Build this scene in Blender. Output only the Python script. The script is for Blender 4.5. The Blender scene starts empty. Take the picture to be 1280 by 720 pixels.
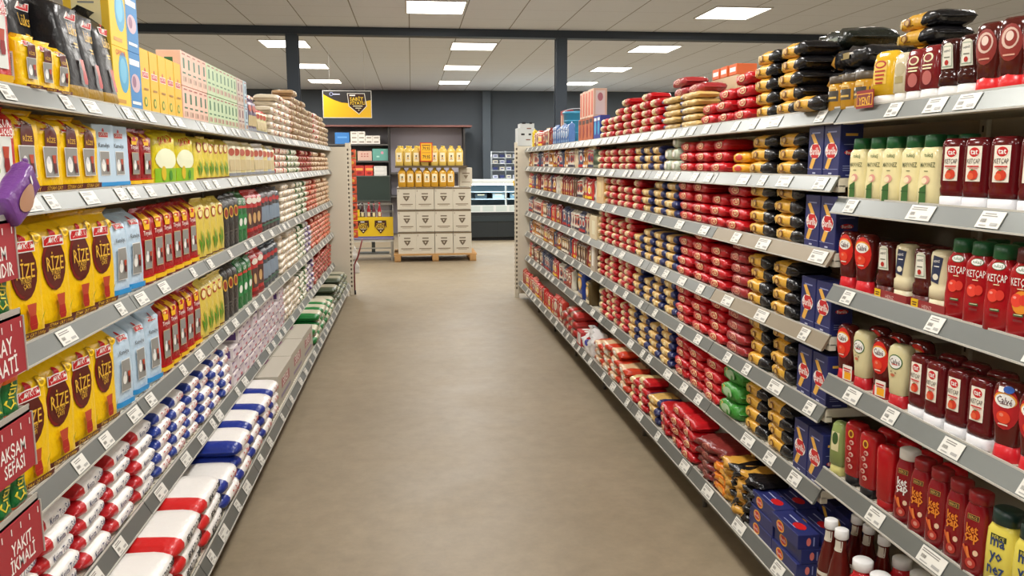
import bpy, bmesh, math, random
from mathutils import Vector, Matrix
R = random.Random(7)
SC = bpy.context.scene
COL = SC.collection
PI = math.pi
H = 1.56                                   # eye height
# ------------------------------------------------------------ camera
def make_camera():
    f, yaw, pit, rol = 1030.1, 0.11950, 0.15095, -0.00262
    def ray(u, v, w):
        c, s = math.cos(rol), math.sin(rol); u, v = u*c-v*s, u*s+v*c
        c, s = math.cos(pit), math.sin(pit); D = v*c-w*s; z = v*s+w*c
        c, s = math.cos(yaw), math.sin(yaw)
        return Vector((u*c+z*s, -u*s+z*c, D))
    r, up, fw = ray(1, 0, 0), ray(0, 1, 0), ray(0, 0, 1)
    m = Matrix((( r.x, up.x, -fw.x, 0), (r.y, up.y, -fw.y, 0), (r.z, up.z, -fw.z, H), (0, 0, 0, 1)))
    cd = bpy.data.cameras.new('camera'); cd.sensor_width = 36; cd.lens = f/1280*36
    cd.clip_start = .05; cd.clip_end = 100
    o = bpy.data.objects.new('camera', cd); o.matrix_world = m; COL.objects.link(o); SC.camera = o
make_camera()
# ------------------------------------------------------------ world, exposure, lamps
W = bpy.data.worlds.new('world'); SC.world = W; W.use_nodes = True
W.node_tree.nodes['Background'].inputs[0].default_value = (.8, .85, 1, 1)
W.node_tree.nodes['Background'].inputs[1].default_value = .3
SC.view_settings.view_transform = 'Standard'; SC.view_settings.look = 'None'
SC.view_settings.exposure = 0.0; SC.view_settings.gamma = 1; SC.view_settings.use_curve_mapping = False
LAMP_W = 42.0            # power of one ceiling panel
PANEL_GLOW = 5.0
LAMP_COL = (1.0, .975, .94)
LIGHTS = [(.28, 8.92), (3.48, 8.92)]
for y in (11.78, 14.38, 16.98):
    for x in (-6.6, -4.1, -1.66, .88, 3.46, 5.98, 8.5): LIGHTS.append((x, y))
for y in (6.2, 3.4, .8, -1.8):
    for x in (-2.6, .28, 3.2): LIGHTS.append((x, y))
for y in (6.2, 1.5): LIGHTS += [(-6.0, y), (6.8, y)]
CEIL = H + 1.6
# ------------------------------------------------------------ materials
def lin(h):
    h = h.lstrip('#'); c = [int(h[i:i+2], 16)/255 for i in (0, 2, 4)]
    return tuple(x/12.92 if x <= .04045 else ((x+.055)/1.055)**2.4 for x in c)
MATS = {}
def M(h, rough=.5, metal=0, bump=0, scale=40, var=0, emit=0, trans=0):
    key = (h, rough, metal, bump, scale, var, emit, trans)
    if key in MATS: return MATS[key]
    m = bpy.data.materials.new('surface_%d' % len(MATS)); m.use_nodes = True
    nt = m.node_tree; b = nt.nodes['Principled BSDF']; c = lin(h)
    b.inputs['Base Color'].default_value = (*c, 1); b.inputs['Roughness'].default_value = rough
    b.inputs['Metallic'].default_value = metal
    if trans: b.inputs['Transmission Weight'].default_value = trans; b.inputs['IOR'].default_value = 1.4
    if emit:
        b.inputs['Emission Color'].default_value = (*c, 1); b.inputs['Emission Strength'].default_value = emit
    if bump or var:
        tc = nt.nodes.new('ShaderNodeTexCoord'); n = nt.nodes.new('ShaderNodeTexNoise')
        n.inputs['Scale'].default_value = scale; n.inputs['Detail'].default_value = 3
        nt.links.new(tc.outputs['Object'], n.inputs['Vector'])
        if bump:
            bp = nt.nodes.new('ShaderNodeBump'); bp.inputs['Strength'].default_value = bump
            bp.inputs['Distance'].default_value = .01
            nt.links.new(n.outputs['Fac'], bp.inputs['Height']); nt.links.new(bp.outputs['Normal'], b.inputs['Normal'])
        if var:
            mx = nt.nodes.new('ShaderNodeMixRGB'); mx.inputs[1].default_value = (*[x*(1-var) for x in c], 1)
            mx.inputs[2].default_value = (*[min(1, x*(1+var)) for x in c], 1)
            nt.links.new(n.outputs['Fac'], mx.inputs[0]); nt.links.new(mx.outputs[0], b.inputs['Base Color'])
    MATS[key] = m; return m
def film(h): return M(h, .28, 0, .35, 45)          # crinkled plastic film
def gloss(h): return M(h, .16)
def card(h): return M(h, .5)
def ink(h): return M(h, .38)
# ------------------------------------------------------------ mesh builder
class MB:
    def __init__(s): s.v = []; s.f = []; s.m = []; s.mats = []; s.sm = []
    def mi(s, m):
        if m not in s.mats: s.mats.append(m)
        return s.mats.index(m)
    def add(s, vs, fs, mat, smooth=False):
        o = len(s.v); s.v += [tuple(p) for p in vs]; i = s.mi(mat) if not isinstance(mat, (list, tuple)) else None
        for k, f in enumerate(fs):
            s.f.append([a+o for a in f]); s.m.append(i if i is not None else s.mi(mat[k])); s.sm.append(smooth)
    def box(s, x0, y0, z0, x1, y1, z1, mat, b=0):
        if x0 > x1: x0, x1 = x1, x0
        if y0 > y1: y0, y1 = y1, y0
        if b <= 0:
            vs = [(x, y, z) for x in (x0, x1) for y in (y0, y1) for z in (z0, z1)]
            s.add(vs, [(0, 1, 3, 2), (4, 6, 7, 5), (0, 4, 5, 1), (2, 3, 7, 6), (0, 2, 6, 4), (1, 5, 7, 3)], mat); return
        vs = []; idx = {}
        for i, x in enumerate((x0, x1)):
            for j, y in enumerate((y0, y1)):
                for k, z in enumerate((z0, z1)):
                    sx, sy, sz = (b if i == 0 else -b), (b if j == 0 else -b), (b if k == 0 else -b)
                    for a, p in enumerate(((x, y+sy, z+sz), (x+sx, y, z+sz), (x+sx, y+sy, z))):
                        idx[i, j, k, a] = len(vs); vs.append(p)
        g = lambda *a: idx[a]; fs = []
        for i in (0, 1):
            q = [g(i, 0, 0, 0), g(i, 0, 1, 0), g(i, 1, 1, 0), g(i, 1, 0, 0)]; fs.append(q if i == 0 else q[::-1])
            q = [g(0, i, 0, 1), g(1, i, 0, 1), g(1, i, 1, 1), g(0, i, 1, 1)]; fs.append(q if i == 0 else q[::-1])
            q = [g(0, 0, i, 2), g(0, 1, i, 2), g(1, 1, i, 2), g(1, 0, i, 2)]; fs.append(q if i == 0 else q[::-1])
        for i in (0, 1):
            for j in (0, 1):
                q = [g(i, j, 0, 0), g(i, j, 0, 1), g(i, j, 1, 1), g(i, j, 1, 0)]; fs.append(q if (i+j) % 2 else q[::-1])
                q = [g(i, 0, j, 0), g(i, 0, j, 2), g(i, 1, j, 2), g(i, 1, j, 0)]; fs.append(q if (i+j) % 2 == 0 else q[::-1])
                q = [g(0, i, j, 1), g(0, i, j, 2), g(1, i, j, 2), g(1, i, j, 1)]; fs.append(q if (i+j) % 2 else q[::-1])
                for k in (0, 1):
                    q = [g(i, j, k, 0), g(i, j, k, 1), g(i, j, k, 2)]; fs.append(q if (i+j+k) % 2 == 0 else q[::-1])
        s.add(vs, fs, mat)
    def tube(s, pts, r, mat, n=8):
        pts = [Vector(p) for p in pts]; vs = []; fs = []
        for i, p in enumerate(pts):
            t = (pts[min(i+1, len(pts)-1)]-pts[max(i-1, 0)]).normalized()
            a = t.orthogonal().normalized() if i == 0 else (a-t*a.dot(t)).normalized()
            c = t.cross(a); rr = r[i] if isinstance(r, (list, tuple)) else r
            for k in range(n):
                th = 2*PI*k/n; vs.append(p+a*math.cos(th)*rr+c*math.sin(th)*rr)
        for i in range(len(pts)-1):
            for k in range(n):
                fs.append((i*n+k, i*n+(k+1) % n, (i+1)*n+(k+1) % n, (i+1)*n+k))
        fs.append(tuple(range(n))[::-1]); fs.append(tuple(range((len(pts)-1)*n, len(pts)*n)))
        s.add(vs, fs, mat, True)
    def rings(s, rings, matf, cap0=True, cap1=True, smooth=True):
        n = len(rings[0]); vs = [p for r in rings for p in r]; fs = []; ms = []
        for i in range(len(rings)-1):
            for k in range(n):
                fs.append((i*n+k, i*n+(k+1) % n, (i+1)*n+(k+1) % n, (i+1)*n+k)); ms.append(matf(i, k))
        if cap0: fs.append(tuple(range(n))[::-1]); ms.append(matf(0, 0))
        if cap1: fs.append(tuple(range((len(rings)-1)*n, len(rings)*n))); ms.append(matf(len(rings)-2, 0))
        s.add(vs, fs, ms, smooth)
    def mesh(s, name):
        me = bpy.data.meshes.new(name); me.from_pydata(s.v, [], s.f)
        for m in s.mats: me.materials.append(m)
        me.polygons.foreach_set('material_index', s.m); me.polygons.foreach_set('use_smooth', s.sm)
        me.update(); return me
# ------------------------------------------------------------ lettering
TXT = {}
def text2d(body, bold=.0):
    k = (body, bold)
    if k in TXT: return TXT[k]
    cu = bpy.data.curves.new('lettering', 'FONT'); cu.body = body; cu.align_x = 'CENTER'; cu.align_y = 'CENTER'
    cu.resolution_u = 1; cu.offset = bold; cu.size = 1; cu.space_line = .85
    o = bpy.data.objects.new('lettering', cu); COL.objects.link(o)
    dg = bpy.context.evaluated_depsgraph_get(); dg.update()
    me = bpy.data.meshes.new_from_object(o.evaluated_get(dg))
    vs = [(v.co.x, v.co.y) for v in me.vertices]; fs = [tuple(p.vertices) for p in me.polygons]
    bpy.data.objects.remove(o); bpy.data.curves.remove(cu); bpy.data.meshes.remove(me)
    xs = [v[0] for v in vs]; ys = [v[1] for v in vs]; cx = (min(xs)+max(xs))/2; cy = (min(ys)+max(ys))/2
    vs = [(x-cx, y-cy) for x, y in vs]; TXT[k] = (vs, fs, max(xs)-min(xs)); return TXT[k]
def decals(mb, mp, ds, off0=.0006, step=.00035, cell=.018):
    """flat printed shapes laid on a surface; mp(x, y, off) -> 3D"""
    for li, d in enumerate(ds):
        off = off0+step*li; t = d[0]
        if t == 'rect':
            _, cx, cy, w, h, mat = d; nx = max(1, int(w/cell)); ny = max(1, int(h/cell))
            vs = [mp(cx-w/2+w*i/nx, cy-h/2+h*j/ny, off) for j in range(ny+1) for i in range(nx+1)]
            fs = [(j*(nx+1)+i, j*(nx+1)+i+1, (j+1)*(nx+1)+i+1, (j+1)*(nx+1)+i) for j in range(ny) for i in range(nx)]
            mb.add(vs, fs, mat, True)
        elif t == 'ell':
            _, cx, cy, rx, ry, mat = d; n = 16; rr = (1, .75, .5, .25); vs = []; fs = []
            for q in rr: vs += [mp(cx+rx*q*math.cos(2*PI*k/n), cy+ry*q*math.sin(2*PI*k/n), off) for k in range(n)]
            for q in range(3):
                for k in range(n): fs.append((q*n+k, q*n+(k+1) % n, (q+1)*n+(k+1) % n, (q+1)*n+k))
            fs.append(tuple(range(3*n, 4*n))); mb.add(vs, fs, mat, True)
        elif t == 'poly':
            if cell > .5: mb.add([mp(x, y, off) for x, y in d[1]], [tuple(range(len(d[1])))], d[2], False)
            else:
                bm = bmesh.new(); bm.faces.new([bm.verts.new((x, y, 0)) for x, y in d[1]]); bmesh.ops.triangulate(bm, faces=bm.faces[:])
                bmesh.ops.subdivide_edges(bm, edges=bm.edges[:], cuts=3, use_grid_fill=True); bm.verts.index_update()
                mb.add([mp(v.co.x, v.co.y, off) for v in bm.verts], [tuple(v.index for v in f.verts) for f in bm.faces], d[2], False); bm.free()
        elif t == 'txt':
            _, body, cx, cy, w, mat = d[:6]; rot = d[6] if len(d) > 6 else 0; st = d[7] if len(d) > 7 else 1
            vs, fs, tw = text2d(body, .004 if len(d) <= 8 else d[8]); k = w/tw; c, s_ = math.cos(rot), math.sin(rot)
            mb.add([mp(cx+(x*k*c-y*k*st*s_), cy+(x*k*s_+y*k*st*c), off) for x, y in vs], fs, mat, False)
def flat(org, ux, uy, n):
    org, ux, uy, n = map(Vector, (org, ux, uy, n)); return lambda x, y, o: org+ux*x+uy*y+n*o
# ------------------------------------------------------------ object helpers
def props(o, label=None, cat=None, group=None, kind=None):
    if label: o['label'] = label
    if cat: o['category'] = cat
    if group: o['group'] = group
    if kind: o['kind'] = kind
    return o
def ob(name, mesh, parent=None, loc=None, rz=None, sc=None):
    if isinstance(mesh, MB): mesh = mesh.mesh(name)
    o = bpy.data.objects.new(name, mesh); COL.objects.link(o)
    if loc is not None: o.location = loc
    if rz is not None: o.rotation_euler = rz if isinstance(rz, (tuple, list)) else (0, 0, rz)
    if sc is not None: o.scale = sc if isinstance(sc, (tuple, list)) else (sc,)*3
    if parent: o.parent = parent
    return o
def empty(name, loc=(0, 0, 0), rz=0, sc=None):
    return ob(name, None, None, loc, rz, sc)
LABELS = set()
ORD = 'first second third fourth fifth sixth seventh eighth ninth tenth eleventh twelfth thirteenth fourteenth fifteenth sixteenth seventeenth eighteenth nineteenth twentieth'.split()
def ordn(i):
    if i <= 20: return ORD[i-1]
    t = {2: 'twenty', 3: 'thirty', 4: 'forty', 5: 'fifty', 6: 'sixty'}[i//10]
    return (t[:-1]+'ieth') if i % 10 == 0 else t+'-'+ORD[i % 10-1]
def uniq(l):
    for a, b in ((' layer up in ', ' layer of '), (' from the far end', ' from far end'), (' one ', ' '), (' rack ', ' ')):
        if len(l.replace('-', ' ').split()) > 16: l = l.replace(a, b)
    
    if l in LABELS: print('LABEL DUP', l)
    n = len(l.replace('-', ' ').split()); 
    if not 4 <= n <= 16: print('LABEL', n, l)
    LABELS.add(l); return l
class T:      # a template: name, either one mesh or parts [(name, mesh, [(subname, mesh)])]
    def __init__(s, name, mesh=None, parts=None): s.name = name; s.mesh = mesh; s.parts = parts or []
def inst(t, loc, rz, label, cat, group, sc=None):
    r = ob(t.name, t.mesh, None, loc, rz, sc)
    for p in t.parts:
        c = ob(p[0], p[1], r)
        for q in (p[2] if len(p) > 2 else []): ob(q[0], q[1], c)
    return props(r, uniq(label), cat, group)
# ------------------------------------------------------------ the two racks: geometry of shelves
# side: -1 left rack, +1 right rack
XF = {-1: .917, 1: 1.277}                 # front edge of the price rails
XB = {-1: .745, 1: 1.20}                  # the deeper bottom shelf
LV = {-1: [1.699, 1.437, 1.077, .712, .354, .11], 1: [1.676, 1.467, 1.234, .966, .73, .454, .16]}
LVN = [1.672, 1.404, 1.132, .845, .535, .16]           # sauce bays
Z0 = {-1: 2.839, 1: 2.416}
BACK = {-1: 1.42, 1: 1.78}
ROWN = {-1: ['top shelf', 'second shelf', 'third shelf', 'fourth shelf', 'fifth shelf', 'bottom shelf'],
        1: ['top shelf', 'second shelf', 'third shelf', 'fourth shelf', 'fifth shelf', 'sixth shelf', 'bottom shelf']}
# sections: (side, row levels, y range, name of the rack)
cream = M('#d8d0bd', .45); railm = M('#70736f', .34, .4); raile = M('#bfbcb2', .4); backm = M('#b9ad97', .6)
tagm = M('#dedcd3', .5); tagd = ink('#a5a49f'); tagk = ink('#83807a')
exec_tags = []
def tag_mesh(k):
    mb = MB(); w = (.058, .076, .10)[k % 3]; h = .042
    mb.box(-w/2, -.0012, -h/2, w/2, 0, h/2, tagm)
    mp = flat((0, -.0012, 0), (1, 0, 0), (0, 0, 1), (0, -1, 0)); ds = []
    r = random.Random(k)
    for j in range(2): ds.append(('rect', -w*.1, h*(.34-.13*j), w*r.uniform(.45, .7), .0028, tagk))
    for j in range(7): ds.append(('rect', -w*.38+j*.003, -h*.08, .0013+.0006*(j % 2), h*.22, tagk))
    ds.append(('rect', w*.25, -h*.27, w*.3, h*.17, tagd)); ds.append(('rect', -w*.2, -h*.36, w*.3, .003, tagd))
    decals(mb, mp, ds, .0002, .0001); return mb.mesh('price_tag')
TAGS = [tag_mesh(k) for k in range(6)]
def shelf(side, xf, xb, z, y0, y1, rackname, rowname, bay, tags, near=False, brown=False):
    """one shelf board with its price rail; y along the aisle, price rail slanted towards the shopper"""
    s = side; t = empty('shelf', (s*xf, (y0+y1)/2, z)); L = y1-y0-.006
    b = MB(); b.box(s*.028, -L/2, .015, s*(xb-xf), L/2, .043, cream, .002)
    b.box(s*.028, -L/2, .0, s*.05, L/2, .02, cream)
    for k in range(int(L/.05)):                                  # rows of slots punched in the front of the board
        b.box(s*.045, -L/2+.03+k*.05, .0431, s*.051, -L/2+.042+k*.05, .0434, M('#6a6355', .7))
    ob('shelf_board', b, t)
    rl = MB(); rm = M('#8f826c', .35, .35) if brown else railm  # brown variant: a warm reflection painted into the grey rail's base colour
    P = [(0, .002), (.027, .050), (.034, .050), (.007, .0)]
    vs = [(s*a, yy, c) for yy in (-L/2, L/2) for a, c in P]
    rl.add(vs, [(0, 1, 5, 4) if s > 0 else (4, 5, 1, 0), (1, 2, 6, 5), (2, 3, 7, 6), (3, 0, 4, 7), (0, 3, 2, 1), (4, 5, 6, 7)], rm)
    for (a, c) in ((-.001, .001), (.026, .048)):
        rl.box(s*(a-.001), -L/2, c-.001, s*(a+.004), L/2, c+.0035, raile)
    ob('price_rail', rl, t)
    ang = math.atan2(.027, .048)
    rr = random.Random(int(z*1000)+bay*17+(s > 0)*7)
    yy = -L/2+rr.uniform(.02, .12)
    n = 0
    while yy < L/2-.06 and n < tags:
        k = rr.randrange(6)
        o = ob('price_tag', TAGS[k], t, (s*(.0120), yy+.03, .026))
        o.rotation_euler = (-ang, 0, -s*PI/2) if False else (0, 0, 0)
        o.matrix_local = Matrix.Translation((s*.0115, yy+.04, .026)) @ Matrix.Rotation(-s*PI/2, 4, 'Z') @ Matrix.Rotation(-ang, 4, 'X')
        yy += rr.choice((.12, .18, .26, .34) if z > 1.3 else (.2, .26, .34, .42)); n += 1
    props(t, uniq('metal shelf with price rail, %s of the %s, %s bay from the camera' % (rowname, rackname, ordn(bay))), 'shelf', 'shelves of the '+rackname)
def rack():
    for s, rn, nb, first in ((-1, 'left rack', 7, -1), (1, 'right rack', 7, 0)):
        bays = list(range(first, nb))
        for bi, b in enumerate(bays):
            y0 = Z0[s]+b; y1 = y0+1
            for r, z in enumerate(LV[s]):
                last = r == len(LV[s])-1
                shelf(s, XB[s] if last else XF[s], BACK[s]-.016, z, y0, y1, rn, ROWN[s][r], bi+1, 5, brown=(s > 0 and b == 0 and r in (2, 3)))  # two nearest mid rails get the painted reflection tint
    for bi, b in enumerate((-1,)):
        y0 = Z0[1]+b
        for r, z in enumerate(LVN):
            shelf(1, XB[1] if r == 5 else XF[1], BACK[1]-.016, z, y0, y0+1, 'sauce bay', ROWN[-1][r], bi+1, 7)
    hole = M('#5b5142', .8)
    for s, rn, ya, yb, lo in ((-1, 'left rack', Z0[-1]-1, Z0[-1]+7, LV[-1]), (1, 'right rack', Z0[1]-1, Z0[1]+7, LV[1])):
        t = empty('store_gondola', (s*BACK[s], (ya+yb)/2, 0)); tb = empty('gondola_footing', (s*BACK[s], (ya+yb)/2, 0)); te = empty('gondola_end', (s*BACK[s], (ya+yb)/2, 0)); top = 1.745
        yc = (ya+yb)/2
        n = int(round(yb-ya))
        for k in range(n):
            m = MB(); a = ya+k-yc
            for j in range(5):
                m.box(0, a+.02, .1+j*.329, s*.02, a+.98, .1+j*.329+.326, backm, .003)
            m.box(s*.02, a+.02, .1, s*.03, a+.98, top-.06, M('#a89c86', .6))
            ob('back_panel', m, t)
        for k in range(n+1):
            m = MB(); a = ya+k-yc
            m.box(-s*.012, a-.018, 0, s*.045, a+.018, top, cream, .002)
            for j in range(31): m.box(-s*.0125, a-.004, .15+j*.05, -s*.0121, a+.004, .17+j*.05, hole)
            ob('upright', m, t)
        for k in range(n):
            m = MB(); a = ya+k-yc
            m.box(-s*(BACK[s]-XB[s]-.1), a, .03, -s*(BACK[s]-XB[s]-.115), a+1, .1, M('#6d675c', .6))
            ob('kick_plate', m, tb)
            m = MB(); m.box(-s*(BACK[s]-XB[s]-.11), a+.02, .03, -s*.02, a+.05, .1, M('#6d675c', .6)); m.tube([(-s*(BACK[s]-XB[s]-.10), a+.035, 0), (-s*(BACK[s]-XB[s]-.10), a+.035, .1)], .011, M('#6a665e', .5))
            ob('foot', m, tb)
        # end panel at the far end with a perforated front post
        e = MB(); e.box(-s*(BACK[s]-XB[s]), yb-yc+.005, .05, s*.45, yb-yc+.03, 1.745, cream, .003)
        ob('end_panel', e, te)
        e = MB(); xp = -s*(BACK[s]-XB[s]+.03)
        e.box(xp, yb-yc+.03, 0, xp+s*.05, yb-yc+.075, 1.79, cream, .003)
        for j in range(33): e.box(xp+s*.012, yb-yc+.0295, .1+j*.05, xp+s*.032, yb-yc+.0305, .125+j*.05, hole)
        for j in range(33): e.box(xp-s*.0005, yb-yc+.045, .1+j*.05, xp, yb-yc+.06, .125+j*.05, hole)
        ob('end_post', e, te)
        props(t, uniq('cream metal gondola frame with back panels and perforated posts, %s' % ('left of the aisle' if s < 0 else 'right of the aisle')), 'store shelving')
        props(tb, uniq('low metal feet and kick plates under the bottom shelf of the %s' % rn), 'shelving base')
        props(te, uniq('cream end panel with perforated post closing the far end of the %s' % rn), 'end panel')
rack()
# ------------------------------------------------------------ the setting
def struct(name, mb): return props(ob(name, mb), kind='structure')
def grid_mat(base, line, sx, sy, wid, rough=.8):
    m = M(base, rough, 0, 0, 41+sx, .03); nt = m.node_tree; b = nt.nodes['Principled BSDF']
    tc = nt.nodes.new('ShaderNodeTexCoord'); sp = nt.nodes.new('ShaderNodeSeparateXYZ'); nt.links.new(tc.outputs['Object'], sp.inputs[0])
    outs = []
    for ax, per, w in (('X', sx, wid), ('Y', sy, wid*.5)):
        d = nt.nodes.new('ShaderNodeMath'); d.operation = 'DIVIDE'; d.inputs[1].default_value = per; nt.links.new(sp.outputs[ax], d.inputs[0])
        fr = nt.nodes.new('ShaderNodeMath'); fr.operation = 'FRACT'; nt.links.new(d.outputs[0], fr.inputs[0])
        lt = nt.nodes.new('ShaderNodeMath'); lt.operation = 'LESS_THAN'; lt.inputs[1].default_value = w/per; nt.links.new(fr.outputs[0], lt.inputs[0])
        mu = nt.nodes.new('ShaderNodeMath'); mu.operation = 'MULTIPLY'; mu.inputs[1].default_value = 1 if ax == 'X' else .45; nt.links.new(lt.outputs[0], mu.inputs[0]); outs.append(mu)
    mxm = nt.nodes.new('ShaderNodeMath'); mxm.operation = 'MAXIMUM'; nt.links.new(outs[0].outputs[0], mxm.inputs[0]); nt.links.new(outs[1].outputs[0], mxm.inputs[1])
    mix = nt.nodes.new('ShaderNodeMixRGB'); mix.inputs[2].default_value = (*lin(line), 1)
    src = b.inputs['Base Color'].links[0].from_socket; nt.links.new(src, mix.inputs[1])
    nt.links.new(mxm.outputs[0], mix.inputs[0]); nt.links.new(mix.outputs[0], b.inputs['Base Color']); return m
def floor_mat():
    m = M('#8b7d66', .5, 0, 0, 1.1, .16); nt = m.node_tree; b = nt.nodes['Principled BSDF']
    tc = nt.nodes['Texture Coordinate']; base = b.inputs['Base Color'].links[0].from_socket
    n = nt.nodes.new('ShaderNodeTexNoise'); n.inputs['Scale'].default_value = 9; n.inputs['Detail'].default_value = 10; n.inputs['Roughness'].default_value = .75
    nt.links.new(tc.outputs['Object'], n.inputs['Vector'])
    r = nt.nodes.new('ShaderNodeMapRange'); r.inputs[1].default_value = .3; r.inputs[2].default_value = .7; r.inputs[3].default_value = .84; r.inputs[4].default_value = 1.14
    nt.links.new(n.outputs['Fac'], r.inputs[0])
    mu = nt.nodes.new('ShaderNodeMixRGB'); mu.blend_type = 'MULTIPLY'; mu.inputs[0].default_value = 1
    nt.links.new(base, mu.inputs[1]); nt.links.new(r.outputs[0], mu.inputs[2]); nt.links.new(mu.outputs[0], b.inputs['Base Color'])
    w = nt.nodes.new('ShaderNodeTexNoise'); w.inputs['Scale'].default_value = 2.2; w.inputs['Detail'].default_value = 5; nt.links.new(tc.outputs['Object'], w.inputs['Vector'])
    r2 = nt.nodes.new('ShaderNodeMapRange'); r2.inputs[3].default_value = .34; r2.inputs[4].default_value = .6; nt.links.new(w.outputs['Fac'], r2.inputs[0]); nt.links.new(r2.outputs[0], b.inputs['Roughness'])
    return m
XL, XR, YB, YF = -9.0, 11.0, -3.5, 18.9
def shell():
    b = MB(); b.box(XL, YB, -.1, XR, YF, 0, floor_mat()); struct('floor', b)
    b = MB(); b.box(XL, YB, CEIL, XR, YF, CEIL+.1, grid_mat('#e3e9f2', '#8f9090', .6, .6, .012)); struct('ceiling', b)
    wm = M('#4b5259', .7, 0, 0, 3, .06)
    b = MB(); b.box(XL-.2, YF, 0, XR+.2, YF+.2, CEIL+.1, wm); struct('wall_back', b)
    b = MB(); b.box(XL-.2, YB-.2, 0, XR+.2, YB, CEIL+.1, M('#8d8f90', .7)); struct('wall_front', b)
    b = MB(); b.box(XL-.2, YB, 0, XL, YF, CEIL+.1, wm); struct('wall_left', b)
    b = MB(); b.box(XR, YB, 0, XR+.2, YF, CEIL+.1, wm); struct('wall_right', b)
    bm = M('#3a4450', .5)
    b = MB(); b.box(XL, 10.3, CEIL-.085, XR, 10.42, CEIL, bm); b.box(XL, 10.28, CEIL-.095, XR, 10.44, CEIL-.085, bm); struct('trim_1', b)
    for k, x in enumerate((-4.68, -1.38, 1.86, 5.06, 8.3)):
        b = MB(); b.box(x-.07, 10.3, 0, x+.07, 10.312, CEIL-.09, bm); b.box(x-.07, 10.412, 0, x+.07, 10.424, CEIL-.09, bm); b.box(x-.055, 10.31, 0, x+.055, 10.414, CEIL-.09, bm)
        b.box(x-.13, 10.25, 0, x+.13, 10.47, .012, bm); struct('trim_%d' % (k+2), b)
    b = MB(); b.box(1.60, YF-.12, 0, 1.78, YF, CEIL-.02, M('#566069', .6)); struct('trim_7', b)
    b = MB(); b.box(7.9, YF-.12, 0, 8.1, YF, CEIL-.02, M('#566069', .6)); struct('trim_8', b)
shell()
def ceiling_lights():
    fm = M('#d9d9d4', .4); gl = M('#fffaf0', .5, emit=PANEL_GLOW)
    f = MB()
    for a in ((-.31, -.36, .31, -.345), (-.31, .345, .31, .36), (-.31, -.345, -.295, .345), (.295, -.345, .31, .345)): f.box(a[0], a[1], -.012, a[2], a[3], .0, fm)
    fme = f.mesh('frame'); d = MB(); d.box(-.295, -.345, -.008, .295, .345, -.002, gl); dme = d.mesh('diffuser')
    la = bpy.data.lights.new('panel_lamp', 'AREA'); la.shape = 'RECTANGLE'; la.size = .58; la.size_y = .68; la.energy = LAMP_W; la.color = LAMP_COL
    xs = sorted(set(x for x, y in LIGHTS)); n = 0
    for x, y in sorted(LIGHTS, key=lambda p: (p[1], p[0])):
        t = empty('ceiling_light', (x, y, CEIL)); ob('frame', fme, t); ob('diffuser', dme, t)
        l = bpy.data.objects.new('panel_lamp', la); COL.objects.link(l); l.parent = t; l.location = (0, 0, -.02)
        row = sorted(set(q for _, q in LIGHTS)).index(y); col = sorted(p for p, q in LIGHTS if q == y).index(x)
        props(t, uniq('square white ceiling light panel, %s from left in the %s row counted from the back' % (ordn(col+1), ordn(len(set(q for _, q in LIGHTS))-row))), 'ceiling light', 'lit panels in the tiled ceiling')
ceiling_lights()
# ------------------------------------------------------------ product shapes
def sgnpow(c, e): return math.copysign(abs(c)**e, c)
def bag(w, h, d, matf, ds=(), seed=0, e=7.0, fin=.95, lean=0, full=.85, n=22, wr=1.0, topw=1.0, side=None):
    """standing gusseted bag. front faces -y. matf(t) -> film material at relative height t"""
    r = random.Random(seed); ph = [r.uniform(0, 6.28) for _ in range(8)]
    ts = [0, .015, .05, .13, .24, .36, .48, .6]+[.6+(full-.6)*.5, full] + [full+(fin-full)*q for q in (.3, .6, .85, 1)]+[1.0]
    if full <= .6: ts = [0, .015, .05, .13, .24, .36, full]+[full+(fin-full)*q for q in (.2, .4, .6, .8, 1)]+[1.0]
    def dd(t):
        if t < .05: return d/2*(.86+.14*t/.05)
        if t < full: return d/2*(1+.05*math.sin(t*3.3))
        q = min(1, (t-full)/(fin-full)); return d/2*max(.04, (1-q)**.8*.97+.03)
    def ww(t):
        if t < .05: return w/2*(.95+.05*t/.05)
        if t < full: return w/2
        q = min(1, (t-full)/(1-full)); return w/2*(1-(1-topw)*q)*(1+.01*math.sin(9*t+ph[0]))
    def nz(x, t):
        a = wr*.0012*(math.sin(x*28+t*6+ph[1])+math.sin(t*9+x*15+ph[2]))
        if t > full-.05: a += wr*.004*math.sin(x*130+ph[3])*math.sin(t*20+ph[4])
        return a*min(1, t/.1)
    def yoff(t): return lean*t*h + (0 if t < full else .3*d*((t-full)/(1-full))**2*math.sin(ph[5]))
    mb = MB(); rings = []
    for t in ts:
        ring = []
        for k in range(n):
            a = 2*PI*(k+.5)/n; c, s = math.cos(a), math.sin(a)
            x = ww(t)*sgnpow(c, 2/e); y = dd(t)*sgnpow(s, 2/(e*.7))
            y += nz(x, t)*(1 if s < 0 else -1)+yoff(t)
            ring.append((x, y, t*h))
        rings.append(ring)
    mb.rings(rings, lambda i, k: matf((ts[i]+ts[i+1])/2), True, True)
    def mp(x, z, off):
        t = max(0, min(1, z/h)); W_ = ww(t); u = min(.999, abs(x)/W_); y = -dd(t)*(1-u**(e))**(1/(e*.7))
        return (x, y+nz(x, t)+yoff(t)-off-.0006, z)
    decals(mb, mp, ds, .0016, .0006, .014)
    if side:                                   # print on the side gusset facing the camera
        sx, sds = side
        def ms(x, z, off):
            t = max(0, min(1, z/h)); return (sx*(ww(t)+off+.0004), x*.85, z)
        decals(mb, ms, sds)
    return mb
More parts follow.
